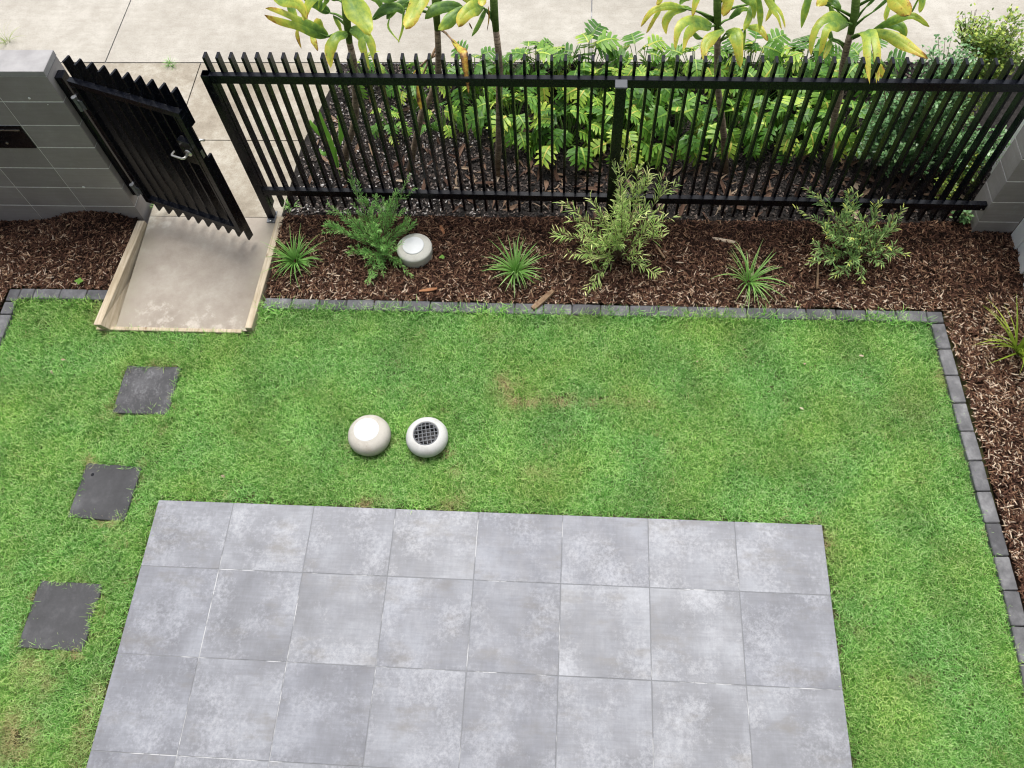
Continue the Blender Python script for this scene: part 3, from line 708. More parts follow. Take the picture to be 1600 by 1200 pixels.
def lawn_points():
    h = 0.0305
    gx, gy = np.meshgrid(np.arange(-1.70, 5.97, h), np.arange(-1.75, 2.205, h))
    X = gx.ravel()+rng.uniform(-.6*h, .6*h, gx.size); Y = gy.ravel()+rng.uniform(-.6*h, .6*h, gx.size); Y = np.minimum(Y, 2.207)
    keep = ~((X > P0-0.034) & (X < P1+0.034) & (Y < PT+0.032))
    keep &= ~((X > -0.900) & (X < 0.450) & (Y > 1.928))
    for cx, cy, sz in pv:
        jag = -0.006+0.018*np.sin(X*23+cy*5)*np.cos(Y*19+cx*3)-0.03*(((Y-cy) < -sz[1]*.28) & (abs(X-cx-.05) < .15))
        keep &= ~((abs(X-cx) < sz[0]/2-0.002+jag) & (abs(Y-cy) < sz[1]/2-0.002+jag))
    for cx, cy in ((1.537, 1.045), (1.975, 1.04)): keep &= (np.hypot(X-cx, Y-cy) > 0.135)
    keep &= ~((X < -1.665)); keep &= X < 5.840+0.092*np.clip((2.2-Y)/2.1, 0, 1)
    # keep the left edge where the lawn ends at the brick edging
    X, Y = X[keep], Y[keep]; Z = np.zeros(len(X))
    for cx, cy, sz in pv:                          # runners creeping over the paver rims
        k = 70; side = rng.integers(0, 4, k); t = rng.uniform(-.52, .52, k); ins = rng.uniform(-.050, -.014, k)
        ax = np.where(side == 0, t*sz[0], np.where(side == 1, t*sz[0], np.where(side == 2, sz[0]/2-ins, -sz[0]/2+ins)))
        ay = np.where(side == 0, sz[1]/2-ins, np.where(side == 1, -sz[1]/2+ins, t*sz[1]))
        wob = np.array([mnoise.noise(Vector((a*9+cx*7, b*9+cy*7, 0))) for a, b in zip(ax, ay)])
        corner = (abs(ax) > sz[0]*.36) & (abs(ay) > sz[1]*.36)
        ok = (wob > 0.02) | corner
        X = np.concatenate([X, cx+ax[ok]]); Y = np.concatenate([Y, cy+ay[ok]]); Z = np.concatenate([Z, np.full(ok.sum(), 0.026)])
    return X, Y, Z
X, Y, ZL = lawn_points()
n = len(X)
dry = np.zeros(n)
def patch(cx, cy, sx, sy, amt, rot=0.0):
    c, s = math.cos(rot), math.sin(rot); dx, dy = X-cx, Y-cy
    u = (dx*c+dy*s)/sx; v = (-dx*s+dy*c)/sy
    return amt*np.exp(-(u*u+v*v))
nz = np.array([mnoise.noise(Vector((x*14, y*14, 0))) for x, y in zip(X, Y)])
nz2 = np.array([mnoise.noise(Vector((x*2.1, y*2.1, 4))) for x, y in zip(X, Y)])
d = np.zeros(n)
for (u, v, sx, sy, a) in ((790, 605, .10, .07, .75), (815, 624, .13, .06, 1.0), (880, 624, .11, .045, 1.0), (785, 595, .05, .08, .8), (1000, 628, .18, .03, .5), (940, 626, .2, .03, .4), (1060, 700, .06, .03, .3),
                       (840, 735, .10, .05, .4), (580, 783, .12, .05, .55), (710, 780, .09, .05, .6), (712, 737, .06, .05, .5), (548, 695, .04, .03, .6), (610, 690, .04, .03, .5), (655, 716, .04, .03, .7), (698, 705, .04, .03, .8),
                       (40, 1045, .09, .10, .6), (70, 1060, .08, .12, .5), (20, 1150, .15, .16, .75), (1293, 850, .05, .12, .75), (1180, 488, .18, .03, .6), (1050, 485, .12, .02, .6), (980, 482, .1, .02, .5), (1478, 560, .05, .10, .6), (1475, 590, .05, .08, .6), (148, 490, .05, .08, .6),
                       (60, 460, .02, .05, .6), (770, 525, .08, .05, .3), (1420, 640, .25, .15, .15), (900, 500, .2, .1, .12), (130, 1130, .06, .30, .5), (1090, 565, .05, .02, .5), (1330, 560, .05, .03, .5), (240, 800, .1, .05, .2), (65, 505, .06, .03, .3), (1440, 1060, .1, .05, .35), (1340, 990, .06, .05, .3)):
    p = at(u, v, 0); d = np.maximum(d, patch(p.x, p.y, sx, sy, a))
for cx, cy, sz in pv:                              # straw rims round the pavers
    q = np.maximum(abs(X-cx)-sz[0]/2, abs(Y-cy)-sz[1]/2)
    d = np.maximum(d, 0.70*np.exp(-(np.clip(q, 0, 1)/0.030)**2)*np.clip(0.30+nz*2.0, 0, 1))
dry = np.clip(d*(1.0+1.6*nz)+0.04*np.clip(nz2, 0, 1)+rng.uniform(-.08, .07, n)+0.5*(rng.random(n) < 0.012), 0, 0.95)
dens = 1-0.25*np.clip(d, 0, 1)
kp = rng.random(n) < dens
X, Y, ZL, dry, nz2 = X[kp], Y[kp], ZL[kp], dry[kp], nz2[kp]; n = len(X)
yv = np.clip(0.38+0.75*nz2+0.3*np.array([mnoise.noise(Vector((x*7, y*7, 9))) for x, y in zip(X, Y)])+rng.uniform(-.2, .2, n), 0, 1)
P = np.stack([X, Y, np.full(n, -0.046)+ZL+rng.uniform(-.004, .004, n)+0.010*nz2+0.030*(Y > 2.175)], 1)
R = np.stack([rng.uniform(-.25, .25, n), rng.uniform(-.25, .25, n), rng.uniform(0, 6.283, n)], 1)
edge = abs(Y-2.19)
Sc = rng.uniform(0.75, 1.2, n)*(1-0.25*np.clip(dry, 0, 1))*(1+0.22*(edge < 0.05))
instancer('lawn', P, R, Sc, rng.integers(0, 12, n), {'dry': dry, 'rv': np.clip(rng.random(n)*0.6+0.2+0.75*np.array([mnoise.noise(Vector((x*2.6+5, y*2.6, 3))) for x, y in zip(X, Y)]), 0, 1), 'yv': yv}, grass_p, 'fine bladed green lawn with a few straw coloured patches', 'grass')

# bark chips
def chip_mesh(name, L, W, T, seed, mat):
    r_ = random.Random(seed); m = MB(); b = r_.uniform(-.12, .12)
    k = 3; vs = []
    for i in range(k+1):
        t = i/k; x = (t-.5)*L; wv = W*(0.5 if 0 < i < k else r_.uniform(.12, .4)); y = b*L*(t-.5)**2*2
        vs += [(x, y-wv, 0), (x, y+wv, r_.uniform(0, .3)*W), (x, y+wv*0.7, T+r_.uniform(0, .3)*W), (x, y-wv*0.8, T)]
    fs = []
    for i in range(k):
        o_ = 4*i
        for j in range(4): fs.append((o_+j, o_+(j+1) % 4, o_+4+(j+1) % 4, o_+4+j))
    fs += [(3, 2, 1, 0), (4*k, 4*k+1, 4*k+2, 4*k+3)]
    m.add(vs, fs); me = m.mesh(name); me.materials.append(mat); return me
def chips(mat): return [chip_mesh('bark_chip', random.uniform(.016, .052), random.uniform(.0035, .0095), random.uniform(.002, .005), 300+i, mat) for i in range(14)]
def chip_field(name, regions, h, protos, label, cat, dens, vpow=1.0, smin=0.7, smax=1.35, avoid=(), bias=lambda x, y: 0*x, mask=None):
    PP = []
    for x0, x1, y0, y1 in regions:
        k = int((x1-x0)*(y1-y0)*dens); xx = rng.uniform(x0, x1, k); yy = rng.uniform(y0, y1, k)
        PP.append(np.stack([xx, yy], 1))
    PP = np.concatenate(PP)
    kp = np.ones(len(PP), bool)
    for cx, cy, r_ in avoid: kp &= np.hypot(PP[:, 0]-cx, PP[:, 1]-cy) > r_
    if mask is not None: kp &= mask(PP[:, 0], PP[:, 1])
    PP = PP[kp]; k = len(PP)
    z = np.array([h(x, y) for x, y in PP]) + rng.uniform(0.0, 0.014, k)
    tilt = 0.38
    R = np.stack([rng.normal(0, tilt, k), rng.normal(0, tilt, k), rng.uniform(0, 6.283, k)], 1)
    nzv = np.array([mnoise.noise(Vector((x*2.5, y*2.5, 2))) for x, y in PP])
    rv = np.clip(rng.random(k)**vpow + nzv*0.10 + bias(PP[:, 0], PP[:, 1]), 0, 1)
    return instancer(name, np.stack([PP[:, 0], PP[:, 1], z], 1), R, rng.uniform(smin, smax, k), rng.integers(0, len(protos), k), {'rv': rv, 'dry': rv*0}, protos, label, cat)
cp_ = chips(M_CHIP)
chip_field('bark_mulch', [(0.47, 6.66, 2.295, 3.15), (5.94, 6.66, -1.75, 2.295), (-2.6, -0.85, 2.345, 3.1), (-2.3, -1.79, 1.5, 2.345)], hz_front, cp_, 'red brown pine bark mulch covering the beds round the lawn', 'mulch', 6200, 1.2,
           avoid=((1.697, 2.745, 0.12),), mask=lambda x, y: ~((x > 1) & (y < 2.295) & (x < 5.95+0.092*np.clip((2.2-y)/2.1, 0, 1))), bias=lambda x, y: 0.13*np.clip((2.55-y)/0.25, 0, 1)-0.10*np.clip((y-2.8)/0.25, 0, 1))
# big bark bits among the mulch
rb = [chip_mesh('bark_chip', random.uniform(.014, .036), random.uniform(.009, .018), random.uniform(.002, .004), 340+i, M_CHIP2) for i in range(14)]
chip_field('grey_mulch', [(0.46, 6.64, 3.165, 4.4), (0.66, 6.64, 4.4, 5.095)], hz_rear, rb, 'grey and black weathered mulch behind the slat fence', 'mulch', 3200, 1.15, 0.6, 1.3, bias=lambda x, y: -0.26*np.clip((x-1.9)/0.9, 0, 1))
def litter_mesh(seed):
    r_ = random.Random(seed); m = MB(); L = r_.uniform(.08, .22); W = r_.uniform(.006, .022); k = 5; vs = []
    for i in range(k+1):
        t = i/k; wv = W*math.sin(math.pi*min(.97, max(.03, t))); y = 0.25*L*math.sin(t*2.5+seed)*0.5
        vs += [((t-.5)*L, y-wv, 0.012*math.sin(t*3+seed)), ((t-.5)*L, y, 0.012*math.sin(t*3+seed)-0.3*wv), ((t-.5)*L, y+wv, 0.012*math.sin(t*3+seed)+.2*wv)]
    fs = []
    for i in range(k): fs += [(3*i, 3*i+1, 3*i+4, 3*i+3), (3*i+1, 3*i+2, 3*i+5, 3*i+4)]
    m.add(vs, fs); me = m.mesh('dry_leaf'); me.materials.append(M_LITTER); return me
chip_field('leaf_litter', [(1.9, 6.5, 3.2, 3.95), (0.6, 2.0, 3.4, 4.6), (1.9, 6.2, 3.2, 3.75), (1.9, 6.2, 3.2, 3.75), (2, 6.5, 3.95, 5.0)], lambda x, y: hz_rear(x, y)+0.016, [litter_mesh(i) for i in range(8)], 'dry brown leaves and bark strips lying behind the fence', 'leaf litter', 42, 1.2, 0.5, 1.15)

# ------------------------------------------------------------------ single pieces of wood and weeds
def offcut(label, a, b, w0, z, mat, h=0.014):
    a, b = Vector(a), Vector(b); L = (b-a).length; m = MB(); r_ = random.Random(int(L*1e4))
    vs = []
    k = 5
    for i in range(k+1):
        t = i/k; wv = w0*(0.5+r_.uniform(-.12, .08)); 
        if i in (0, k): wv *= 0.65
        vs += [((t-.5)*L, -wv, 0), ((t-.5)*L, wv, 0), ((t-.5)*L, wv*.85, h+r_.uniform(-.002, .002)), ((t-.5)*L, 0.002, h*1.15), ((t-.5)*L, -wv*.85, h+r_.uniform(-.002, .002))]
    fs = []
    for i in range(k):
        for j in range(5): fs.append((5*i+j, 5*i+(j+1) % 5, 5*i+5+(j+1) % 5, 5*i+5+j))
    fs += [(4, 3, 2, 1, 0), tuple(5*k+j for j in range(5))]
    m.add(vs, fs); o = m.build('wood_offcut', mat); mid = (a+b)/2; o.location = (mid.x, mid.y, z); o.rotation_euler = (0.05, -0.06, math.atan2(b.y-a.y, b.x-a.x))
    return tag(o, label, 'wood piece')
M_OFF = m_bark('split_wood', (0.17, 0.10, 0.055), (0.38, 0.27, 0.17))
M_OFF2 = m_bark('pale_bark', (0.40, 0.29, 0.18), (0.62, 0.52, 0.40))
M_OFF3 = m_bark('orange_bark', (0.26, 0.10, 0.045), (0.42, 0.21, 0.10))
offcut('split brown wood chunk lying across the brick edging', at(832, 481, .02), at(864, 455, .02), 0.055, 0.006, M_OFF, 0.022)
offcut('pale torn bark strip lying flat left of the spiky tuft', at(1112, 373, .02), at(1148, 381, .02), 0.030, 0.032, M_OFF2, 0.008)
offcut('thin brown stick beside the pale green shrub', at(1024, 384, .02), at(1038, 406, .02), 0.018, 0.036, M_OFF, 0.008)
offcut('brown stake poking out of the bark under the right shrub', at(1276, 452, .02), at(1279, 412, .06), 0.018, 0.034, M_OFF, 0.012)
offcut('flat tan bark flake near the edging below the drain cover', at(655, 455, .01), at(683, 452, .01), 0.030, 0.014, M_OFF3, 0.006)
offcut('orange bark flake above the drain cover in the bark bed', at(688, 352, .03), at(694, 366, .03), 0.030, 0.030, M_OFF3, 0.006)

def leaflet_mesh(name, L, W, mat, fold=0.15, curve=0.3, seg=5, tone=(0.4, 0.7), split=False):
    m = MB(); vs = []; tn = []
    for i in range(seg+1):
        t = i/seg; wv = W*0.5*math.sin(math.pi*(t**0.8))*(1 if 0 < i < seg else 0.02); x = L*t*math.cos(curve*t); z = -L*t*math.sin(curve*t)
        vs += [(x, -wv, z+fold*wv), (x, 0, z), (x, wv, z+fold*wv)]; tn += [tone[0]+(tone[1]-tone[0])*t]*3
    fs = []
    for i in range(seg): fs += [(3*i, 3*i+1, 3*i+4, 3*i+3), (3*i+1, 3*i+2, 3*i+5, 3*i+4)]
    m.add(vs, fs, tn); me = m.mesh(name, True); me.materials.append(mat); return me

def seedling(label, p, n, s, name='seedling'):
    root = empty(name, p); tag(root, label, 'weed')
    me = leaflet_mesh('leaf', 0.035*s, 0.026*s, M_FRESH)
    st = MB(); st.tube([(0, 0, -0.01), (0, 0, 0.02*s)], 0.002, 5); st.build('stem', M_PETI, root)
    for i in range(n):
        o = link('leaf', me, root); o.location = (0, 0, 0.02*s); o.rotation_euler = (0, random.uniform(-.35, .1), 6.283*i/n+random.uniform(-.3, .3)); q = random.uniform(.7, 1.15); o.scale = (q, q, q)
    return root
seedling('small round leaved weed in the bark beside the left edging', at(125, 441, .02), 8, 1.0)
seedling('tiny clover like weed right of the drain cover', at(691, 403, .04), 5, 0.8)

def strappy(label, p, n, L, mat, name='strappy_plant', spread=1.15, width=0.009, cat='plant', group=None, seed=0, up=0.35):
    if cat == 'plant' and mat is M_TUFT: width = 0.0115; spread = 1.0
    """strap-leaved clump; every blade is a part"""
    r_ = random.Random(seed); root = empty(name, p); tag(root, label, cat, group)
    kinds = []
    for i in range(8):
        m = MB(); l_ = L*r_.uniform(.65, 1.1); w_ = width*r_.uniform(.7, 1.15); d_ = Vector((1, 0, 0)); el = rad(90)-r_.uniform(up*.4, spread); cur = r_.uniform(.5, 1.5)
        pp = Vector((0, 0, 0)); vs = []; tn = []; sg = 7; t1 = r_.uniform(.45, 1.0)
        for q in range(sg+1):
            t = q/sg; wv = w_*.5*(1-t**2.2) if q < sg else .0003
            vs += [pp+Vector((0, -wv, wv*.5)), pp, pp+Vector((0, wv, wv*.5))]; tn += [t1*(.35+.65*t)]*3
            pp = pp+(d_*math.cos(el)+Vector((0, 0, 1))*math.sin(el))*(l_/sg); el -= cur/sg
        fs = []
        for q in range(sg): fs += [(3*q, 3*q+1, 3*q+4, 3*q+3), (3*q+1, 3*q+2, 3*q+5, 3*q+4)]
        m.add(vs, fs, tn); me = m.mesh('leaf', True); me.materials.append(mat); kinds.append(me)
    for i in range(n):
        o = link('leaf', kinds[i % 8], root); a = r_.uniform(0, 6.283); o.location = (0.018*math.cos(a), 0.018*math.sin(a), -0.005); o.rotation_euler = (r_.uniform(-.3, .3), r_.uniform(-.25, .25), a+r_.uniform(-.9, .9))
        q = r_.uniform(.75, 1.1); o.scale = (q, q, q)
    return root
tg = 'strappy grass clumps in the bark bed'
strappy('green strappy clump spilling over the right pine sleeper', at(462, 408, .03), 95, 0.31, M_TUFT, group=tg, seed=1)
strappy('green strappy clump between the drain cover and the tall pale shrub', at(806, 425, .03), 74, 0.32, M_TUFT, group=tg, seed=2)
strappy('sparse strappy clump between the tall pale shrub and the right shrub', at(1170, 440, .03), 44, 0.35, M_TUFT, group=tg, seed=5)
strappy('yellow green strappy clump in the right hand bark strip', at(1590, 548, .03), 46, 0.46, M_TUFTY, group=tg, seed=6, width=0.015, spread=0.8)
strappy('small grassy weed growing in the driveway joint', at(267, 101, 0), 34, 0.12, M_TUFT, name='grass_weed', seed=8, width=0.006, cat='weed', spread=1.4)
strappy('pale dry grassy weed at the driveway edge behind the block wall', at(12, 66, 0), 30, 0.26, M_TUFTY, name='grass_weed', seed=9, width=0.004, cat='weed', spread=1.3)
strappy('low green weed at the foot of the fence end post', at(455, 322, 0.0), 30, 0.09, M_TUFT, name='grass_weed', seed=12, width=0.008, cat='weed', spread=1.4)
strappy('small green weed between the block wall and the path', at(243, 322, -.01), 14, 0.06, M_TUFT, name='grass_weed', seed=13, width=0.007, cat='weed', spread=1.4)

# ------------------------------------------------------------------ narrow-leaved shrubs in the bark bed
def shrub(label, base, tips, mat, leaf, name, subs=5, seed=0, stem=0.006, step=0.010, tipglow=0.35, ang=0.9):
    r_ = random.Random(seed); root = empty(name, base); tag(root, label, 'shrub')
    base = Vector(base); st = MB(); fo = MB(); Lf, Wf = leaf
    def leaves_along(pts, t0, dens, tonebase):
        for i in range(len(pts)-1):
            a, b = pts[i], pts[i+1]; L = (b-a).length; k = max(1, int(L/dens)); ax = (b-a).normalized()
            o1 = ax.orthogonal().normalized(); o2 = ax.cross(o1)
            for q in range(k):
                tt = (i+q/k)/(len(pts)-1)
                if tt < t0: continue
                p = a.lerp(b, q/k); an = r_.uniform(0, 6.283); out = o1*math.cos(an)+o2*math.sin(an)
                dr = (ax*math.cos(ang)+out*math.sin(ang)+Vector((0, 0, 0.15))).normalized()
                l_ = Lf*r_.uniform(.6, 1.1)*(1-0.35*tt); side = dr.cross(Vector((r_.uniform(-1, 1), r_.uniform(-1, 1), 1.2))).normalized()*Wf*.5
                mid = p+dr*l_*.5+Vector((0, 0, .06*l_)); end = p+dr*l_-Vector((0, 0, .05*l_))
                tn = min(1, max(0, tonebase+r_.uniform(-.25, .25)+tipglow*max(0, tt-.6)*2.2))
                m1 = p+dr*l_*.3+Vector((0, 0, .05*l_)); m2 = p+dr*l_*.7+Vector((0, 0, .03*l_)); end = p+dr*l_-Vector((0, 0, .10*l_))
                fo.add([p, m1-side, m2-side*.8, end, m2+side*.8, m1+side], [(0, 1, 5), (1, 2, 4, 5), (2, 3, 4)], [tn*.85, tn, tn, min(1, tn+.1), tn, tn])
    for tip in tips:
        tip = Vector(tip); dv = tip-base; h = dv.length
        c = base+dv*0.5+Vector((r_.uniform(-.04, .04), r_.uniform(-.04, .04), 0.10*h))
        pts = [base*(1-t)**2+c*2*t*(1-t)+tip*t*t for t in [i/8 for i in range(9)]]
        loc = [q-base for q in pts]
        st.tube(loc, [stem*(1-.8*i/8) for i in range(9)], 5)
        leaves_along(loc, .25, step, .5)
        for s_ in range(subs):
            t = r_.uniform(.22, .88); i = int(t*8); p = loc[i]; ax = (loc[i+1]-loc[i]).normalized()
            dr = (ax+Vector((r_.uniform(-1, 1), r_.uniform(-1, 1), r_.uniform(-.2, .6)))*.75).normalized(); l_ = h*r_.uniform(.16, .34)
            sp = [p+dr*l_*q/4+Vector((0, 0, .12*l_*(q/4)**2)) for q in range(5)]
            st.tube(sp, [stem*.35, stem*.3, stem*.25, stem*.2, stem*.12], 4); leaves_along(sp, .05, step, .45)
    st.build('stem', M_TWIG, root)
    f = fo.build('foliage', mat, root); f['kind'] = 'stuff'
    return root
L_t = [(512,318,.36),(545,280,.52),(640,272,.55),(506,352,.25),(560,372,.26),(545,394,.16),(580,440,.08),(642,432,.06),(612,398,.2),(640,345,.28),(572,305,.5),(600,318,.55),(525,362,.3),(590,350,.5),(618,300,.5),(540,330,.42),(600,430,.1),(650,350,.2),(592,412,.14),(570,402,.2),(622,385,.3),(600,385,.34),(575,350,.45)]
shrub('feathery bright green shrub left of the grey drain cover', at(592, 392, .02), [at(*t) for t in L_t], M_GREV, (0.060, 0.0046), 'feathery_shrub', 7, 3, step=0.0046, ang=0.72)
M_t = [(985,228,.98),(968,262,.9),(1012,282,.72),(1046,285,.62),(880,314,.5),(920,304,.6),(864,360,.4),(905,372,.4),(925,408,.25),(885,396,.32),(1036,362,.4),(1005,398,.22),(1030,428,.05),(912,456,.04),(950,332,.72),(1000,330,.72),(972,300,.85),(1040,338,.5),(940,372,.42),(960,350,.6),(1000,255,.85)]
shrub('tall pale yellow green shrub in front of the fence centre post', at(966, 400, .02), [at(*t) for t in M_t], M_GREV2, (0.110, 0.0082), 'narrow_leaf_shrub', 5, 4, step=0.0125, ang=0.85)
R_t = [(1242,326,.4),(1275,302,.5),(1325,300,.55),(1375,312,.5),(1412,324,.4),(1418,398,.2),(1402,355,.35),(1270,392,.25),(1264,412,.2),(1325,412,.3),(1345,444,.08),(1302,432,.1),(1378,414,.2),(1300,330,.5),(1350,340,.5),(1330,370,.5),(1290,365,.4),(1390,385,.35)]
shrub('grey green willowy shrub with yellow tips near the block pier', at(1342, 400, .02), [at(*t) for t in R_t], M_GREV3, (0.088, 0.0100), 'willowy_shrub', 6, 6, step=0.0105, ang=0.8, tipglow=0.55)

# ------------------------------------------------------------------ glossy shrubs by the pier
def glossy(label, base, lobes, mat, n, leaf, name, seed, twigs=16, tone=(0.3, 0.9)):
    """lobes: (x, y, z, rx, ry, rz) relative to base"""
    r_ = random.Random(seed); root = empty(name, base); tag(root, label, 'shrub'); fo = MB(); st = MB()
    tot = sum(l[3]*l[4]*l[5] for l in lobes)
    for (x, y, z, rx, ry, rz) in lobes:
        c = Vector((x, y, z)); st.tube([(r_.uniform(-.04, .04), r_.uniform(-.04, .04), -.02), c*.5+Vector((r_.uniform(-.05, .05), r_.uniform(-.05, .05), 0)), c], [.012, .008, .004], 6)
        k = int(n*(rx*ry*rz)/tot); nb = max(6, int(twigs))
        ends = []
        for _ in range(nb):
            dv = Vector((r_.gauss(0, 1), r_.gauss(0, 1), r_.gauss(0, 1))).normalized()*r_.uniform(.75, 1.08); e = c+Vector((dv.x*rx, dv.y*ry, dv.z*rz)); ends.append(e)
            s0 = c*.75; st.tube([s0, s0.lerp(e, .5)+Vector((0, 0, .02)), e], [.004, .003, .0015], 4)
        for _ in range(k):
            e = r_.choice(ends); t = r_.uniform(.25, 1.02); p = (c*.75).lerp(e, t)+Vector((r_.gauss(0, .022), r_.gauss(0, .022), r_.gauss(0, .02)))
            dr = Vector((r_.gauss(0, 1), r_.gauss(0, 1), r_.gauss(.2, .6))).normalized(); up = Vector((r_.gauss(0, .5), r_.gauss(0, .5), 1)).normalized(); sd_ = dr.cross(up).normalized()
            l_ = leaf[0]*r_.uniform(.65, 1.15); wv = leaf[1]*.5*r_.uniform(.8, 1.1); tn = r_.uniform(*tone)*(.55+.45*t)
            fo.add([p, p+dr*l_*.35-sd_*wv, p+dr*l_*.75-sd_*wv*.7, p+dr*l_, p+dr*l_*.75+sd_*wv*.7, p+dr*l_*.35+sd_*wv], [(0, 1, 2, 3), (0, 3, 4, 5)], tn)
    st.build('stem', M_TWIG, root); f = fo.build('foliage', mat, root); f['kind'] = 'stuff'
    return root
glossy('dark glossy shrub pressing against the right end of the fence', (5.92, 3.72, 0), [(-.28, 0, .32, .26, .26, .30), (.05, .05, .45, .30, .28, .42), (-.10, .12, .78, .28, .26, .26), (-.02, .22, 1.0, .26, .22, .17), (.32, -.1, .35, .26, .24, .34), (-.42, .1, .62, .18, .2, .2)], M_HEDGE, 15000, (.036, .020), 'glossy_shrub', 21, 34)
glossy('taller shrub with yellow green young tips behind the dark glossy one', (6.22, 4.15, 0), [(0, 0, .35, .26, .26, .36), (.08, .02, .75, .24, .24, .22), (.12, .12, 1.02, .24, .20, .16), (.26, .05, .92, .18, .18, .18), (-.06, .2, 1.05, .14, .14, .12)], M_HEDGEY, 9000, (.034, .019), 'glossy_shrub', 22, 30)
glossy('small dark leaved plant at the foot of the block pier', at(1500, 345, .03), [(0, 0, .10, .10, .07, .07), (-.04, -.02, .13, .08, .06, .05)], M_HEDGE, 90, (.05, .026), 'low_plant', 23, 10)
glossy('yellow green low shrub between the pier and the fence end', (6.16, 3.40, 0), [(0, 0, .18, .16, .12, .18), (.12, .15, .3, .14, .14, .2)], M_HEDGEY, 900, (.030, .016), 'low_shrub', 24, 16)

# ------------------------------------------------------------------ lobed-leaf plants behind the fence
def lobed_leaf(name, L, W, seed):
    r_ = random.Random(seed); m = MB(); nl = 4; mid = []
    tn0 = r_.uniform(.15, .8)
    def mp(t): return Vector((L*t*math.cos(.45*t), 0, -L*t*math.sin(.45*t)+0.04*L*math.sin(t*3)))
    for sgn in (-1, 1):
        for i in range(nl):
            t0, t1 = .02+.86*i/nl, .02+.86*(i+.93)/nl; tc = t0+.20+.12*i/nl
            wv = W*.5*(.70+.50*math.sin(math.pi*min(1, .25+i/nl*.85)))*r_.uniform(.8, 1.15)
            a, b = mp(t0), mp(t1); tip = mp(min(1.05, tc+.05)); tip = Vector((tip.x, sgn*wv, tip.z-.22*wv+r_.uniform(-.01, .01)))
            q1 = a.lerp(tip, .72)+Vector((-.055*L, 0, .014)); q2 = b.lerp(tip, .72)+Vector((.06*L, 0, .002))
            vs = [a, q1, tip, q2, b]; fs = [(0, 1, 3, 4), (1, 2, 3)] if sgn > 0 else [(4, 3, 1, 0), (3, 2, 1)]
            m.add(vs, fs, [tn0-.1, tn0+.05, tn0+.2, tn0+.05, tn0-.1])
    a = mp(.86); m.add([a+Vector((0, -.09*W, 0)), mp(1.12), a+Vector((0, .09*W, 0)), mp(.80)], [(0, 1, 2, 3)], tn0+.1)
    for k in range(6):
        p, q = mp(k/6*.95), mp((k+1)/6*.95); h = .055*W*(1-k/7)
        m.add([p+Vector((0, -h, .001)), q+Vector((0, -h*.8, .001)), q+Vector((0, h*.8, .001)), p+Vector((0, h, .001))], [(0, 1, 2, 3)], min(1, tn0+.3))
    me = m.mesh(name, False); me.materials.append(M_XAN); return me
XL = [lobed_leaf('leaf', random.uniform(.15, .20), random.uniform(.15, .19), 50+i) for i in range(14)]
def xanadu(label, p, n, s, seed, yellow=False):
    r_ = random.Random(seed); root = empty('lobed_leaf_plant', p); tag(root, label, 'plant', 'lobed leaf plants behind the fence'); st = MB()
    for i in range(n):
        a = 6.283*i/n*2.618+r_.uniform(-.3, .3); tt = (i+.5)/n; lean = .15+1.05*tt+r_.uniform(-.15, .15); pl = s*(.36-.10*tt)*r_.uniform(.8, 1.1)
        d_ = Vector((math.cos(a)*math.sin(lean), math.sin(a)*math.sin(lean), math.cos(lean))); e = d_*pl+Vector((0, 0, .04)); e.z = max(e.z, .07)
        st.tube([(0, 0, 0), d_*pl*.5+Vector((0, 0, .04)), e], [.005, .004, .003], 5)
        o = link('leaf', XL[r_.randrange(14)], root); o.location = e; o.rotation_euler = (r_.uniform(-.6, .6), .05+.6*tt+r_.uniform(-.6, .35), a+r_.uniform(-.6, .6)); q = s*r_.uniform(.7, 1.1); o.scale = (q, q, q)
    st.build('stalks', M_PETI, root)
    return root
spots = [(0.98,4.78,9,.7,'small lobed leaf plant at the left end beside the entry path'),(1.50,4.62,13,.8,'lobed leaf plant behind the leftmost leafy cane'),(1.32,4.12,8,.6,'small yellowing lobed leaf plant between the first two canes'),(1.80,4.15,8,.65,'small sparse lobed leaf plant right of the leaning cane'),
 (2.05,4.72,16,.9,'lobed leaf plant near the driveway behind the leaning cane'),(2.45,4.18,20,1.0,'lobed leaf plant hugging the third cane'),(2.62,4.80,18,1.0,'lobed leaf plant at the driveway edge right of the third cane'),
 (2.95,4.00,20,1.0,'wide lobed leaf plant left of the fence centre post'),(3.12,4.75,20,1.15,'tallest lobed leaf plant beside the driveway joint'),(3.42,4.02,20,1.0,'lobed leaf plant directly behind the fence centre post'),(3.62,4.78,18,1.05,'lobed leaf plant with upright leaves by the driveway, right of the joint'),
 (3.90,4.02,20,1.0,'lobed leaf plant left of the fourth cane'),(4.12,4.80,18,1.0,'lobed leaf plant at the driveway behind the fourth cane'),(4.38,4.06,18,.95,'lobed leaf plant at the foot of the fourth cane'),(4.62,4.78,20,1.05,'lobed leaf plant at the driveway right of the fourth cane'),
 (4.86,4.02,20,1.0,'lobed leaf plant midway between the last two canes'),(5.10,4.75,18,1.1,'lobed leaf plant at the driveway left of the last cane'),(5.34,4.04,18,.95,'lobed leaf plant behind the last cane'),(5.58,4.72,16,1.0,'lobed leaf plant left of the glossy shrubs at the driveway'),(3.18,4.40,18,1.0,'lobed leaf plant in the middle of the row, left behind the centre post'),(3.70,4.42,18,1.0,'lobed leaf plant between the centre post and the fourth cane, middle row'),(4.62,4.42,18,1.0,'lobed leaf plant right of the fourth cane, middle row'),(5.10,4.42,18,1.0,'lobed leaf plant left of the last cane, middle row'),(2.12,4.38,14,.8,'lobed leaf plant between the leaning second cane and the third')]
for i, (x, y, n_, s, lab) in enumerate(spots): xanadu(lab, (x, y, hz_rear(x, y)), int(n_*1.7), s*1.04, 400+i)

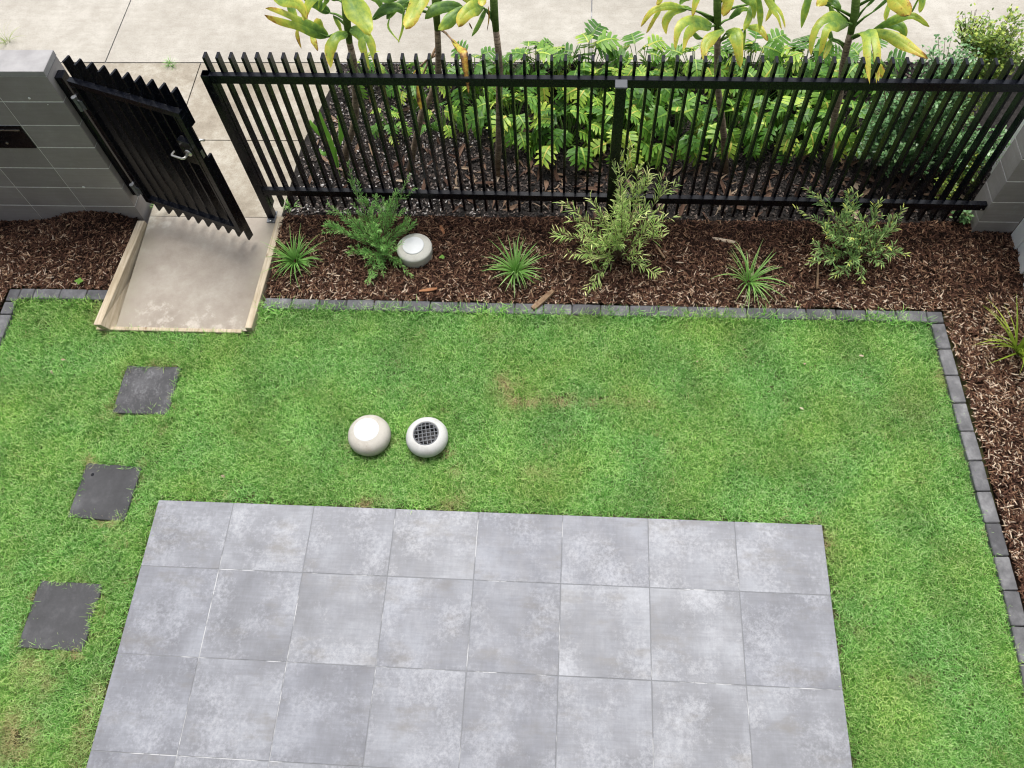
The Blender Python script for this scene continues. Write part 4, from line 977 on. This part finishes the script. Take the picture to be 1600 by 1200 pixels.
# ------------------------------------------------------------------ leafy canes behind the fence
def cane_leaf(P3, W, tone, name='leaf', split=False, parent=None, origin=Vector((0, 0, 0)), seed=0, fold=.18):
    """P3: midline points; W full width; tone (base, tip) ; broad blade, drooping, optionally torn in two"""
    r_ = random.Random(seed); n = 10; pts = []
    P3 = [Vector(p) for p in P3]
    if len(P3) == 2: P3 = [P3[0], P3[0].lerp(P3[1], .5), P3[1]]
    for i in range(n+1):                            # catmull-rom through the given points
        t = i/n*(len(P3)-1); k = min(int(t), len(P3)-2); f = t-k
        a = P3[max(k-1, 0)]; b = P3[k]; c = P3[k+1]; d_ = P3[min(k+2, len(P3)-1)]
        pts.append(0.5*((2*b)+(c-a)*f+(2*a-5*b+4*c-d_)*f*f+(3*b-a-3*c+d_)*f**3))
    m = MB()
    halves = (-1, 1)
    Ltot = sum((pts[i+1]-pts[i]).length for i in range(n))
    for sgn in halves:
        vs = []; tn = []
        for i, p in enumerate(pts):
            t = i/n; tg_ = (pts[min(i+1, n)]-pts[max(i-1, 0)]).normalized(); vd = (Vector(CAM)-p).normalized()
            vd = (vd+Vector((0.25*math.sin(seed*1.7), -0.1, .55))).normalized()
            side = tg_.cross(vd).normalized(); nrm = side.cross(tg_).normalized()
            wv = W*.5*(math.sin(math.pi*min(1, (t*.93+.05)))**.75)*(1-.25*t)*(1+.10*math.sin(t*11+seed)) if i < n else .001
            wav = .10*W*math.sin(t*7+seed+sgn)
            gap = side*sgn*(W*.16*max(0, t-.5)*2) if split else Vector((0, 0, 0))
            inner = p+gap
            vs += [inner-origin, inner+side*sgn*wv*.55+nrm*(fold*wv*.5+wav*.3)-origin, inner+side*sgn*wv+nrm*(-fold*wv+wav)-origin]
            tv = tone[0]+(tone[1]-tone[0])*t**1.2
            tn += [tv-.06, tv, min(1, tv+.14)]
        fs = []
        for i in range(n):
            for j in (0, 1):
                q = (3*i+j, 3*i+j+1, 3*i+3+j+1, 3*i+3+j)
                fs.append(q if sgn < 0 else q[::-1])
        m.add(vs, fs, tn)
    return m.build(name, M_CANE, parent, True)
def px_pts(pl, Y0, Y1=None):
    Y1 = Y0 if Y1 is None else Y1; n = max(1, len(pl)-1)
    return [aty(u, v, Y0+(Y1-Y0)*i/n) for i, (u, v) in enumerate(pl)]
SC = 0.0046                                         # metres per photo pixel around the crowns
def cane(label, stem_px, Ys, leaves, seed):
    sp = [aty(u, v, Ys[0]+(Ys[1]-Ys[0])*i/(len(stem_px)-1)) for i, (u, v) in enumerate(stem_px)]
    sp[0].z = -0.03
    root = empty('leafy_cane', sp[0]); tag(root, label, 'cane plant', 'leafy canes behind the fence'); o = sp[0]
    st = MB(); kbrown = len(sp)-3
    loc = [p-o for p in sp]
    rr = [.029-.007*i/len(sp) for i in range(len(sp))]
    st.tube(loc[:kbrown+1], rr[:kbrown+1], 12); st.build('stem', M_STEMB, root, True)
    cr = MB(); cr.tube(loc[kbrown:], [rr[kbrown], .030, .028][:len(loc)-kbrown], 12); cr.build('crown_shaft', M_STEMG, root, True)
    for i, (pl, wpx, tone, split, Y0, Y1, anchor) in enumerate(leaves):
        P3 = px_pts(pl, Y0, Y1)
        lf = cane_leaf(P3, wpx*SC*.9, tone, 'leaf', split, root, o, seed*31+i)
        if anchor is not None:
            A = aty(anchor[0], anchor[1], Ys[1]); B = P3[0]; mid = A.lerp(B, .55)+Vector((0, 0, .012))
            pe = MB(); pe.tube([A-o, mid-o, B-o, P3[0].lerp(P3[1], .35)-o], [.012, .0085, .006, .003], 7)
            pe.build('petiole', M_PETI if tone[0] < .6 else M_OFF, lf, True)
            # petiole mesh is in root space; the leaf object sits at the root's origin, so no offset is needed
    return root
YC = 3.72
cane('leftmost leafy cane with broad drooping leaves, browned at the tips',
     [(541, 284), (540, 235), (549, 209), (556, 180), (555, 152), (553, 96), (546, 66), (541, 25), (537, -45)], (3.60, 3.75),
     [([(511,57),(480,42),(445,28),(414,18)], 32, (.02,.9), True, 3.70, 3.5, (541,52)),
      ([(543,53),(525,58),(515,78),(517,106)], 25, (.15,.80), False, 3.68, 3.42, (545,62)),
      ([(548,46),(566,54),(575,78),(582,108)], 32, (.12,.72), True, 3.68, 3.40, (546,60)),
      ([(540,-22),(552,5),(568,32),(579,54)], 46, (.30,.55), False, 3.62, 3.35, (538,-20)),
      ([(583,30),(600,14),(622,12),(632,22)], 22, (0,.22), False, 3.75, 3.68, (546,55)),
      ([(422,-12),(442,0),(466,6),(480,30)], 24, (.25,.75), False, 3.72, 3.5, (500,-25)),
      ([(452,2),(458,22),(466,44)], 17, (.1,.6), False, 3.75, 3.6, None),
      ([(512,58),(503,48),(497,35),(490,40)], 20, (.15,.85), False, 3.8, 3.74, (541,50)),
      ([(468,42),(464,50),(466,62),(471,76)], 8, (.6,.95), False, 3.7, 3.6, None),
      ([(485,55),(490,64),(497,80)], 12, (.55,.9), False, 3.72, 3.6, None),
      ([(521,25),(529,38),(534,53)], 9, (.35,.6), False, 3.82, 3.75, (541,40)),
      ([(590,-14),(603,-2),(625,-6)], 18, (0,.2), False, 3.8, 3.7, (541,0)),
      ([(505,-20),(490,-5),(478,14),(474,32)], 20, (.2,.7), False, 3.7, 3.5, (538,-10)),
      ([(515,20),(500,10),(488,2),(470,-8)], 22, (.0,.3), False, 3.85, 3.8, (540,30)),
      ([(560,-5),(575,-10),(590,-2),(598,18)], 20, (.0,.25), False, 3.9, 3.8, (538,-5)),
      ([(524,0),(512,-8),(505,2),(500,16)], 18, (.05,.4), True, 3.85, 3.75, (538,5))], 1)
cane('second cane, its trunk leaning right, with a dead brown leaf hanging over the fence',
     [(639, 268), (646, 235), (652.5, 205), (658.5, 179), (666, 164), (674, 149), (685, 117), (685, 80), (683.5, 46), (681, 10), (679, -45)], (3.70, 3.85),
     [([(668,-20),(654,2),(643,25),(633,44)], 36, (.45,.70), False, 3.75, 3.45, (680,-15)),
      ([(722,12),(700,10),(680,14),(664,30)], 26, (.0,.25), False, 3.78, 3.6, None),
      ([(728,13),(712,22),(698,36),(684,47)], 25, (.05,.42), False, 3.72, 3.5, (684,20)),
      ([(706,62),(717,76),(724,82),(728,112),(733,150)], 15, (.78,.96), False, 3.40, 3.06, (686,44)),
      ([(612,20),(606,40),(615,55),(625,66)], 4, (.2,.5), False, 3.7, 3.55, None),
      ([(630,14),(630,40),(622,67)], 6, (.1,.5), False, 3.7, 3.55, (672,20)),
      ([(640,2),(618,12),(604,30)], 18, (.0,.2), False, 3.82, 3.7, (679,-10)),
      ([(656,128),(655,148),(658,172)], 16, (.86,.93), False, 3.75, 3.66, (684,70)),
      ([(655,105),(648,112),(640,130)], 3, (.8,.95), False, 3.85, 3.8, (684,84)),
      ([(705,-6),(722,-10),(738,0),(746,10)], 22, (.0,.3), True, 3.9, 3.8, (680,5)),
      ([(660,8),(650,4),(640,10),(634,20)], 14, (.0,.2), False, 3.9, 3.85, (681,20))], 2)
cane('third cane with a tall straight trunk and a yellow scorched leaf',
     [(776, 277), (779, 230), (780, 180), (780, 140), (781, 110), (779, 82), (775, 48), (772, 14), (770, -45)], (3.63, 3.85),
     [([(756,12),(742,12),(725,24),(716,42)], 31, (.22,.85), False, 3.72, 3.5, (774,40)),
      ([(759,14),(752,30),(745,44),(737,57)], 10, (.15,.3), False, 3.74, 3.6, (773,30)),
      ([(757,-14),(753,0),(753,10)], 17, (.5,.8), False, 3.7, 3.6, (770,-5)),
      ([(748,-6),(738,0),(722,-4)], 20, (.3,.55), False, 3.8, 3.7, (770,-18)),
      ([(763,10),(764,28),(761,48)], 3, (.85,.95), False, 3.75, 3.7, None),
      ([(733,36),(738,46)], 3, (.9,1), False, 3.6, 3.6, None)], 3)
cane('fourth cane with many narrow yellowing leaves, right of the centre post',
     [(1136, 266), (1131, 212), (1126, 170), (1122, 142), (1121, 106), (1121, 81), (1121, 49), (1121, 15), (1121, -45)], (3.70, 3.85),
     [([(1072,14),(1045,9),(1018,18),(1001,42)], 15, (.3,.8), False, 3.74, 3.6, (1119,30)),
      ([(1032,14),(1022,30),(1010,52)], 9, (.4,.8), False, 3.7, 3.6, None),
      ([(1076,12),(1052,18),(1040,34),(1041,54)], 17, (.2,.75), False, 3.76, 3.6, (1118,36)),
      ([(1111,42),(1088,34),(1068,48),(1061,80)], 37, (.22,.72), True, 3.72, 3.42, (1120,42)),
      ([(1130,47),(1116,54),(1102,72),(1100,95)], 23, (.3,.8), False, 3.70, 3.42, (1121,42)),
      ([(1134,52),(1147,50),(1153,72),(1157,106)], 26, (.22,.72), False, 3.72, 3.42, (1122,72)),
      ([(1128,-20),(1138,0),(1130,26)], 24, (.3,.85), False, 3.62, 3.5, (1121,-20)),
      ([(1176,6),(1172,24),(1162,48)], 15, (.12,.6), False, 3.76, 3.6, (1124,20)),
      ([(1164,45),(1162,65),(1157,88)], 7, (.2,.5), False, 3.8, 3.7, (1122,66)),
      ([(1184,-8),(1188,20),(1187,49)], 12, (.2,.55), False, 3.72, 3.6, None),
      ([(1192,-12),(1206,8),(1218,24),(1224,45)], 16, (.3,.72), True, 3.72, 3.55, (1128,-8)),
      ([(1168,42),(1186,44),(1200,64)], 15, (.35,.85), False, 3.78, 3.6, None),
      ([(1092,-10),(1086,6),(1082,26)], 12, (.35,.9), False, 3.7, 3.6, None),
      ([(1030,-14),(1032,-2),(1026,8)], 12, (.5,.85), False, 3.7, 3.65, None),
      ([(1206,-12),(1206,12),(1196,34)], 10, (.2,.8), False, 3.8, 3.7, None),
      ([(1150,-12),(1165,-2),(1178,6),(1178,30)], 16, (.1,.5), False, 3.76, 3.65, (1123,5)),
      ([(1100,-8),(1088,-12),(1070,-4),(1062,8)], 18, (.05,.35), False, 3.88, 3.8, (1121,-10)),
      ([(1140,30),(1150,20),(1160,14),(1172,16)], 14, (.0,.3), False, 3.88, 3.82, (1122,40)),
      ([(1098,60),(1090,58),(1082,50),(1076,44)], 9, (.05,.3), False, 3.85, 3.82, (1120,70))], 4)
cane('last cane with large yellow and orange leaves, left of the glossy shrubs',
     [(1292, 292), (1296, 242), (1305, 175), (1312, 150), (1317, 103), (1323, 74), (1329, 52), (1336, 20), (1341, -45)], (3.66, 3.85),
     [([(1326,36),(1308,32),(1284,44),(1273,88)], 38, (.12,.70), True, 3.74, 3.40, (1334,44)),
      ([(1299,60),(1294,76),(1287,92)], 11, (.3,.75), False, 3.6, 3.45, (1322,72)),
      ([(1345,52),(1357,50),(1363,80),(1364,131)], 30, (.15,.78), True, 3.60, 3.06, (1325,62)),
      ([(1358,50),(1366,70),(1370,100),(1373,128)], 10, (.5,.75), False, 3.5, 3.08, None),
      ([(1364,50),(1392,56),(1422,74),(1450,92)], 24, (.30,.86), False, 3.66, 3.38, (1328,58)),
      ([(1362,50),(1392,33),(1425,24),(1452,42)], 17, (.08,.6), False, 3.76, 3.6, (1328,62)),
      ([(1382,40),(1400,38),(1411,46),(1414,60)], 20, (.10,.4), False, 3.8, 3.7, None),
      ([(1390,-14),(1402,2),(1412,12),(1422,24)], 33, (.55,.82), False, 3.66, 3.5, (1342,8)),
      ([(1391,4),(1386,18),(1383,33)], 10, (.3,.7), False, 3.7, 3.6, None),
      ([(1268,-16),(1260,10),(1252,44)], 15, (.15,.45), False, 3.74, 3.6, None),
      ([(1292,-8),(1285,0),(1276,10)], 20, (.5,.8), False, 3.66, 3.6, None),
      ([(1290,8),(1302,2),(1314,14)], 15, (.0,.2), False, 3.8, 3.7, (1330,25)),
      ([(1296,10),(1302,20),(1308,27)], 9, (.25,.35), False, 3.78, 3.74, None),
      ([(1436,-14),(1441,2),(1437,20)], 13, (.2,.5), False, 3.72, 3.62, None),
      ([(1423,22),(1430,8),(1440,-12)], 4, (.1,.3), False, 3.72, 3.7, None),
      ([(1372,100),(1378,112),(1382,124)], 14, (.55,.85), False, 3.9, 3.85, None),
      ([(1316,-12),(1300,-4),(1288,-12)], 16, (.05,.3), False, 3.8, 3.75, (1337,-5)),
      ([(1308,66),(1300,60),(1296,50),(1298,40)], 10, (.05,.25), False, 3.85, 3.82, (1322,80)),
      ([(1362,20),(1376,8),(1390,-4),(1400,-14)], 7, (.0,.2), False, 3.84, 3.82, (1336,40)),
      ([(1352,12),(1366,-2),(1376,-14)], 6, (.0,.2), False, 3.84, 3.82, (1337,32)),
      ([(1312,20),(1304,6),(1300,-10)], 6, (.0,.2), False, 3.84, 3.82, (1334,44))], 5)
# young shoot plant near the path
ys_ = empty('young_shoot', at(533, 282, 0.0)); tag(ys_, 'young bright green shoot with upright leaves near the entry path', 'plant')
oo = Vector(ys_.location)
for i, (pl, wpx) in enumerate([([(528,262),(520,235),(508,205),(498,170)], 15), ([(524,238),(532,215),(532,190),(527,180)], 13), ([(515,220),(500,208),(488,195),(484,187)], 10), ([(512,238),(505,240),(498,232)], 9)]):
    P3 = px_pts(pl, 3.62, 3.70)
    m_ = cane_leaf(P3, wpx*.0045, (0.2, .3), 'leaf', False, ys_, oo, 900+i); m_.data.materials[0] = M_FRESH
m = MB(); m.tube([(0, 0, -.01), aty(528, 262, 3.62)-oo, aty(524, 238, 3.64)-oo], [.005, .004, .003], 6); m.build('stem', M_PETI, ys_)
# dry leaf bits lying on the lawn
for i, (u, v, lab) in enumerate(((95, 562, 'small tan leaf on the lawn left of the nearest paver to the path'), (80, 578, 'second tan leaf bit on the lawn at the far left, just below the first'), (365, 578, 'pale curled leaf on the lawn right of the paver nearest the path'),
    (1090, 566, 'long pale dry blade on the lawn right of centre, below the sparse strappy clump'), (1350, 557, 'dry leaf bit on the upper right lawn nearest the corner of the edging'), (1257, 570, 'dry leaf bit on the right lawn, higher of two in line above the patio corner'), (1256, 640, 'orange leaf bit on the right lawn, lower of two above the patio corner'),
    (345, 742, 'tiny tan leaf on the lawn just above the patio, left end'), (1012, 627, 'dry leaf bit mid lawn at the right end of the straw patch'))):
    p = at(u, v, 0.005); me = leaflet_mesh('fallen_leaf', random.uniform(.03, .05), random.uniform(.012, .02), M_OFF2, curve=.8)
    o = link('fallen_leaf', me); o.location = p; o.rotation_euler = (random.uniform(-.3, .3), random.uniform(-.2, .3), random.uniform(0, 6.28))
    tag(o, lab, 'leaf', 'dry leaves scattered on the lawn')
